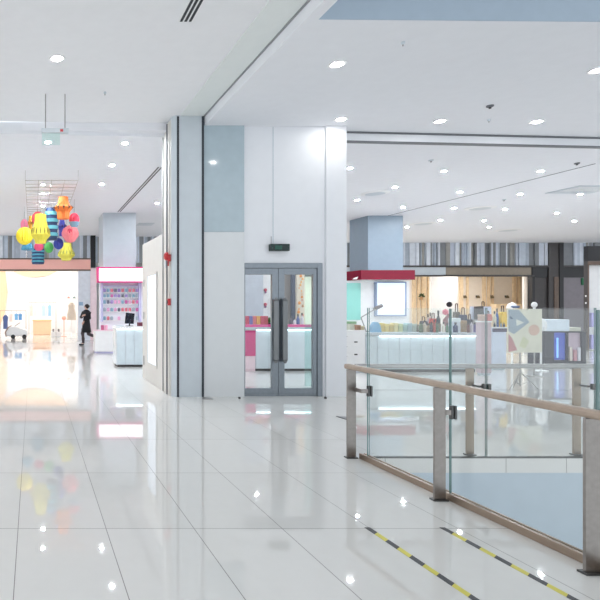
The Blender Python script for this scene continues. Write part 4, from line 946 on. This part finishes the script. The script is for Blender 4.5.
# ------------------------------------------------------------------ lanterns
G = thing('wire_grid', 'horizontal wire grid hung under the left passage ceiling', 'grid', (.6, 16, 4.5))
gz = 4.52; ga, gb = 12.6, 19.5; gx0, gx1 = X(25.5, 12.8), X(77.5, 12.8)
mb = MB()
for k in range(19): y = ga + (gb - ga) * k / 18; mb.tube([(gx0, y, gz), (gx1, y, gz)], .007, 5)
for k in range(5): x = gx0 + (gx1 - gx0) * k / 4; mb.tube([(x, ga, gz + .012), (x, gb, gz + .012)], .007, 5)
mb.build('mesh', cmat((170, 164, 160), .4), G)
for x in (gx0, gx1):
    for y in (ga, 16, gb): mb = MB(); mb.tube([(x, y, gz), (x, y, ZB)], .005, 5); mb.build('suspension_wire', cmat((170, 164, 160), .4), G)
def lantern(kind, px0, px1, py0, py1, Y, c, label, c2=None, name='paper_lantern'):
    x = X((px0 + px1) / 2, Y); r = (px1 - px0) / 2 / F * Y; zt_, zb_ = Z(py0, Y), Z(py1, Y); h = zt_ - zb_
    t = thing(name, label, 'paper lantern', (x, Y, zb_), 'paper lanterns under the wire grid')
    b = MB(); m1 = cmat(c, .7); m2 = cmat(c2 or c, .7)
    if kind == 'ball':
        b.ball((x, Y, zb_ + h / 2), r, 36, 14, sz=h / 2 / r, rib=.16); b.build('paper_body', m1, t)
        if c2: b = MB(); b.lathe((x, Y, zb_ - .02), [(r * .6, 0), (r * .95, h * .25), (r * 1.02, h * .34), (r * .98, h * .36)], 24); b.build('paper_cup', m2, t)
    elif kind == 'skirt':       # narrow collar over a wide slit skirt
        p = [(r * .52, 0), (r * .62, h * .12), (r * 1.0, h * .28), (r * .8, h * .5), (r * .6, h * .78), (r * .56, h)]
        b.lathe((x, Y, zb_), p, 28, rib=.07); b.build('paper_body', m1, t)
        for k in range(7):
            a = PI + PI * (k + .5) / 7; b = MB(); u = Vector((math.cos(a), math.sin(a), 0)); 
            s0 = Vector((x, Y, zb_ + h * .3)) + u * r * .985; s1 = Vector((x, Y, zb_ + h * .55)) + u * r * .78
            b.tube([s0, (s0 + s1) / 2 + u * .01, s1], [.006, .022, .006], 6); b.build('slit', m2, t)
    elif kind == 'flare':       # tube above, flare in the middle, tube below
        p = [(r * .62, 0), (r * .66, h * .3), (r * 1.0, h * .5), (r * .7, h * .62), (r * .52, h * .8), (r * .5, h)]
        b.lathe((x, Y, zb_), p, 28, rib=.05); b.build('paper_body', m1, t)
        for k in range(5):
            a = PI + PI * (k + .5) / 5; b = MB(); u = Vector((math.cos(a), math.sin(a), 0))
            s0 = Vector((x, Y, zb_ + h * .4)) + u * r * .88; s1 = Vector((x, Y, zb_ + h * .6)) + u * r * .78
            b.tube([s0, (s0 + s1) / 2 + u * r * .16, s1], [.008, .03, .008], 6); b.build('slit', m2, t)
    elif kind == 'stripe':
        n = 9; prof = []; seg = []
        for k in range(n):
            rr = r * (1.0 if k % 2 else .92); prof += [(rr, h * k / n), (rr, h * (k + .98) / n)]; seg += [k % 2, k % 2]
        b.lathe((x, Y, zb_), prof, 24, seg_mi=seg); b.build('paper_body', [m1, m2], t)
    elif kind == 'bell':
        b.lathe((x, Y, zb_), [(r * .95, 0), (r, h * .15), (r * .8, h * .5), (r * .45, h * .85), (r * .3, h)], 28, rib=.08); b.build('paper_body', m1, t)
    elif kind == 'fan':
        b.lathe((x, Y, zb_ + h / 2), [(0, -h / 2), (r * .5, -h * .42), (r * .95, -h * .12), (r, h * .05), (r * .8, h * .3), (r * .3, h * .46), (0, h / 2)], 40, rib=.22); b.build('paper_body', m1, t)
        b = MB(); b.ball((x - r * .1, Y - r * .72, zb_ + h * .62), r * .28, 14, 8, rib=.15); b.build('rosette', m2, t)
    b = MB(); b.tube([(x, Y, zt_ - .01), (x, Y, gz)], .004, 5); b.build('string', cmat((150, 148, 146)), t)
lantern('flare', 53.5, 73, 197, 219, 14.4, (236, 122, 52), 'orange flared paper lantern, topmost of the cluster', (90, 70, 56))
lantern('ball', 69, 79.5, 213, 226, 14.8, (226, 74, 98), 'red honeycomb ball with a grey cup at the right of the cluster', (130, 160, 180))
lantern('fan', 61.5, 79, 225, 243, 16, (244, 150, 156), 'large pale pink honeycomb ball below the red one', (214, 70, 96))
lantern('skirt', 57.5, 75, 243, 260.5, 18.4, (226, 218, 88), 'yellow skirted paper lantern at the lower right of the cluster', (170, 170, 90))
lantern('ball', 53.5, 63.5, 238, 249.5, 16.3, (64, 80, 170), 'royal blue honeycomb ball low in the middle')
lantern('stripe', 45, 58, 208.5, 240, 15.6, (38, 58, 96), 'tall navy and teal striped lantern beside the orange one', (92, 164, 178))
lantern('flare', 57.5, 66.5, 217, 236, 16.5, (84, 88, 186), 'violet blue flared lantern half hidden below the orange one', (60, 60, 120))
lantern('skirt', 30.5, 50.5, 214.5, 243.5, 14.6, (232, 216, 78), 'largest yellow skirted paper lantern in front left', (150, 140, 60))
lantern('ball', 31.5, 44, 211.5, 226, 16.4, (230, 92, 104), 'red ball behind the largest yellow lantern')
lantern('ball', 16, 33, 227, 245, 15.9, (244, 220, 60), 'bright yellow honeycomb ball at the left of the cluster')
lantern('ball', 20.5, 28, 219, 231, 16.8, (236, 140, 170), 'small pink ball above the yellow honeycomb ball')
lantern('bell', 21, 34, 241, 250, 17.6, (72, 142, 172), 'teal blue bell below the yellow honeycomb ball')
lantern('ball', 34, 43.5, 242.5, 251, 17.0, (226, 90, 130), 'small raspberry ball above the lowest striped lantern')
lantern('stripe', 31.5, 44.5, 249, 264, 19.2, (38, 60, 104), 'lowest navy and teal striped lantern', (84, 158, 180))
lantern('ball', 44.5, 53.5, 242, 253, 16.6, (96, 186, 98), 'small green honeycomb ball')
lantern('ball', 49.5, 56, 238.5, 246, 17.2, (214, 222, 230), 'small pale grey ball next to the green one')
lantern('flare', 27.5, 33.5, 216, 230, 17.2, (240, 190, 70), 'narrow amber lantern left of the largest yellow one', (190, 140, 60))

# ------------------------------------------------------------------ person
def skin(name, chains, m, parent, loc, root=0, sub=1):
    """chains: list of lists of (x,y,z,r); equal points are shared"""
    bm = bmesh.new(); lay = bm.verts.layers.skin.verify(); seen = {}
    def V(p):
        k = tuple(round(v, 4) for v in p[:3])
        if k not in seen:
            v = bm.verts.new(p[:3]); v[lay].radius = (p[3], p[3]); seen[k] = v
            if len(seen) == 1: v[lay].use_root = True
        return seen[k]
    for ch in chains:
        vs = [V(p) for p in ch]
        for a, b in zip(vs, vs[1:]):
            if not bm.edges.get((a, b)): bm.edges.new((a, b))
    me = bpy.data.meshes.new(name); bm.to_mesh(me); bm.free()
    for mm in (m if isinstance(m, list) else [m]): me.materials.append(mm)
    o = bpy.data.objects.new(name, me); COL.objects.link(o); o.parent = parent; ORG[o.name] = ORG[parent.name] if parent else Vector(loc)
    s = o.modifiers.new('skin', 'SKIN'); s.use_smooth_shade = True
    u = o.modifiers.new('sub', 'SUBSURF'); u.levels = sub; u.render_levels = sub
    return o
Yb = 21.3
W = thing('person', 'person in a black knee length dress and dark tights walking past the shop entrance', 'person', (X(86.5, Yb), Yb, 0))
pel = (0, 0, .92, .1); chest = (0, 0, 1.3, .095)
def hand(w, d, up):
    w = Vector(w[:3]); d = Vector(d).normalized(); s = d.cross(Vector(up)).normalized(); out = []
    palm = w + d * .05
    for k, (o_, l_) in enumerate(((-.028, .075), (-.009, .085), (.01, .08), (.028, .062))):
        a = palm + s * o_ * .6; b = palm + s * o_ + d * .035; c = b + d * l_ * .5 + Vector(up) * -.01; e = c + d * l_ * .45 + Vector(up) * -.03
        out.append([tuple(palm) + (.026,), tuple(b) + (.009,), tuple(c) + (.008,), tuple(e) + (.007,)])
    th = w + d * .02 - s * .03
    out.append([tuple(w) + (.024,), tuple(th) + (.011,), tuple(th + d * .03 - s * .02) + (.009,), tuple(th + d * .06 - s * .02) + (.008,)])
    return palm, out
wl = (-.06, -.2, 1.2, .024); wr = (-.02, -.17, .98, .024)
pl, hl = hand(wl, (.9, -.1, .35), (0, -1, .2)); pr_, hr = hand(wr, (-.5, -.1, -.85), (0, -1, 0))
body = skin('body', [
    [pel, (0, 0, 1.1, .085), chest, (0, 0, 1.41, .07), (0, -.005, 1.47, .045), (-.01, -.02, 1.54, .075), (-.015, -.02, 1.62, .07)],
    [chest, (-.15, 0, 1.36, .05), (-.24, -.04, 1.14, .038), wl, tuple(pl) + (.026,)],
    [chest, (.15, 0, 1.36, .05), (.17, -.02, 1.12, .038), wr, tuple(pr_) + (.026,)],
    [pel, (-.08, 0, .84, .085), (-.11, -.12, .48, .055), (-.115, -.07, .28, .05), (-.125, -.05, .09, .034), (-.15, -.13, .045, .03), (-.17, -.2, .03, .02)],
    [pel, (.08, 0, .84, .085), (.09, .02, .47, .055), (.1, .2, .41, .048), (.1, .36, .37, .034), (.1, .41, .31, .03), (.1, .42, .25, .02)],
    ] + hl + hr, M_skin, W, None)
# face parts
hd = Vector((-.015, -.02, 1.575))
b = MB()
def wc(p): return Vector(p) + ORG[W.name]
b.lathe(tuple(wc((-.045, -.09, 1.555))), [(0, 0), (.012, .005), (.006, .03), (0, .035)], 8); b.build('nose', M_skin, W)
for sx in (-1, 1):
    b = MB(); b.ball(tuple(wc((-.035 + sx * .026, -.078, 1.592))), .009, 8, 6); b.build('eye', M_black, W)
b = MB(); b.ball(tuple(wc((-.04, -.084, 1.53))), .016, 8, 6, sz=.35); b.build('mouth', cmat((176, 84, 84)), W)
b = MB(); b.lathe(tuple(wc((.012, .012, 1.575))), [(.055, -.07), (.084, -.03), (.094, .03), (.08, .08), (.04, .11), (0, .12)], 18); b.build('hair', M_hair, W, smooth=True)
b = MB(); b.ball(tuple(wc((.05, .08, 1.6))), .045, 12, 8); b.build('hair_bun', M_hair, W, smooth=True)
b = MB(); rings = [(.53, .21, .19), (.7, .185, .165), (.88, .165, .14), (1.05, .135, .115), (1.12, .13, .112), (1.25, .16, .14), (1.36, .18, .125), (1.43, .12, .1), (1.46, .06, .06)]
c = wc((-.005, .0, 0))
b.lathe(tuple(c), [(1, z) for z, rx, ry in rings], 24)
vs = list(b.bm.verts)
for i, (z, rx, ry) in enumerate(rings):
    for v in vs[i * 24:(i + 1) * 24]:
        v.co.x = c.x + (v.co.x - c.x) * rx; v.co.y = c.y + (v.co.y - c.y) * ry
b.build('dress', M_cloth, W, smooth=True)
for ch in ([(-.14, 0, 1.36), (-.24, -.04, 1.14), (-.085, -.18, 1.192)], [(.14, 0, 1.36), (.17, -.02, 1.12), (.01, -.155, .998)]):
    b = MB(); b.tube([wc(p) for p in ch], [.082, .068, .045], 12); b.build('sleeve', M_cloth, W, smooth=True)
for ch in ([(-.095, -.06, .66), (-.11, -.12, .48), (-.115, -.07, .28), (-.125, -.05, .09)], [(.085, 0, .66), (.09, .02, .47), (.1, .2, .41), (.1, .38, .36)]):
    b = MB(); b.tube([wc(p) for p in ch], [.098, .078, .07, .05], 12); b.build('tights', M_stock, W, smooth=True)
b = MB(); f = wc((-.15, -.13, 0)); b.prism([(f.x - .06, f.y - .1), (f.x + .0, f.y - .1), (f.x + .055, f.y + .09), (f.x - .0, f.y + .1)], 0, .07); b.build('shoe', M_black, W, bevel=.015)
b = MB(); b.tube([wc((.1, .37, .38)), wc((.1, .415, .31)), wc((.1, .425, .23))], [.05, .045, .025], 10); b.build('shoe', M_black, W)
W.rotation_euler = (0, 0, -.75); W.scale = (.97, .97, .97)

# ------------------------------------------------------------------ world and view
wd = bpy.data.worlds.new('world'); sc.world = wd; wd.use_nodes = True
bg = wd.node_tree.nodes['Background']; bg.inputs[0].default_value = (.90, .95, 1, 1); bg.inputs[1].default_value = 1.22
sc.view_settings.view_transform = 'Standard'; sc.view_settings.look = 'None'; sc.view_settings.gamma = 1; sc.view_settings.use_curve_mapping = False
sc.view_settings.exposure = 0.1
sc.cycles.use_denoising = True
sc.cycles.max_bounces = 12; sc.cycles.diffuse_bounces = 6; sc.cycles.transparent_max_bounces = 24
sc.cycles.sample_clamp_indirect = 6
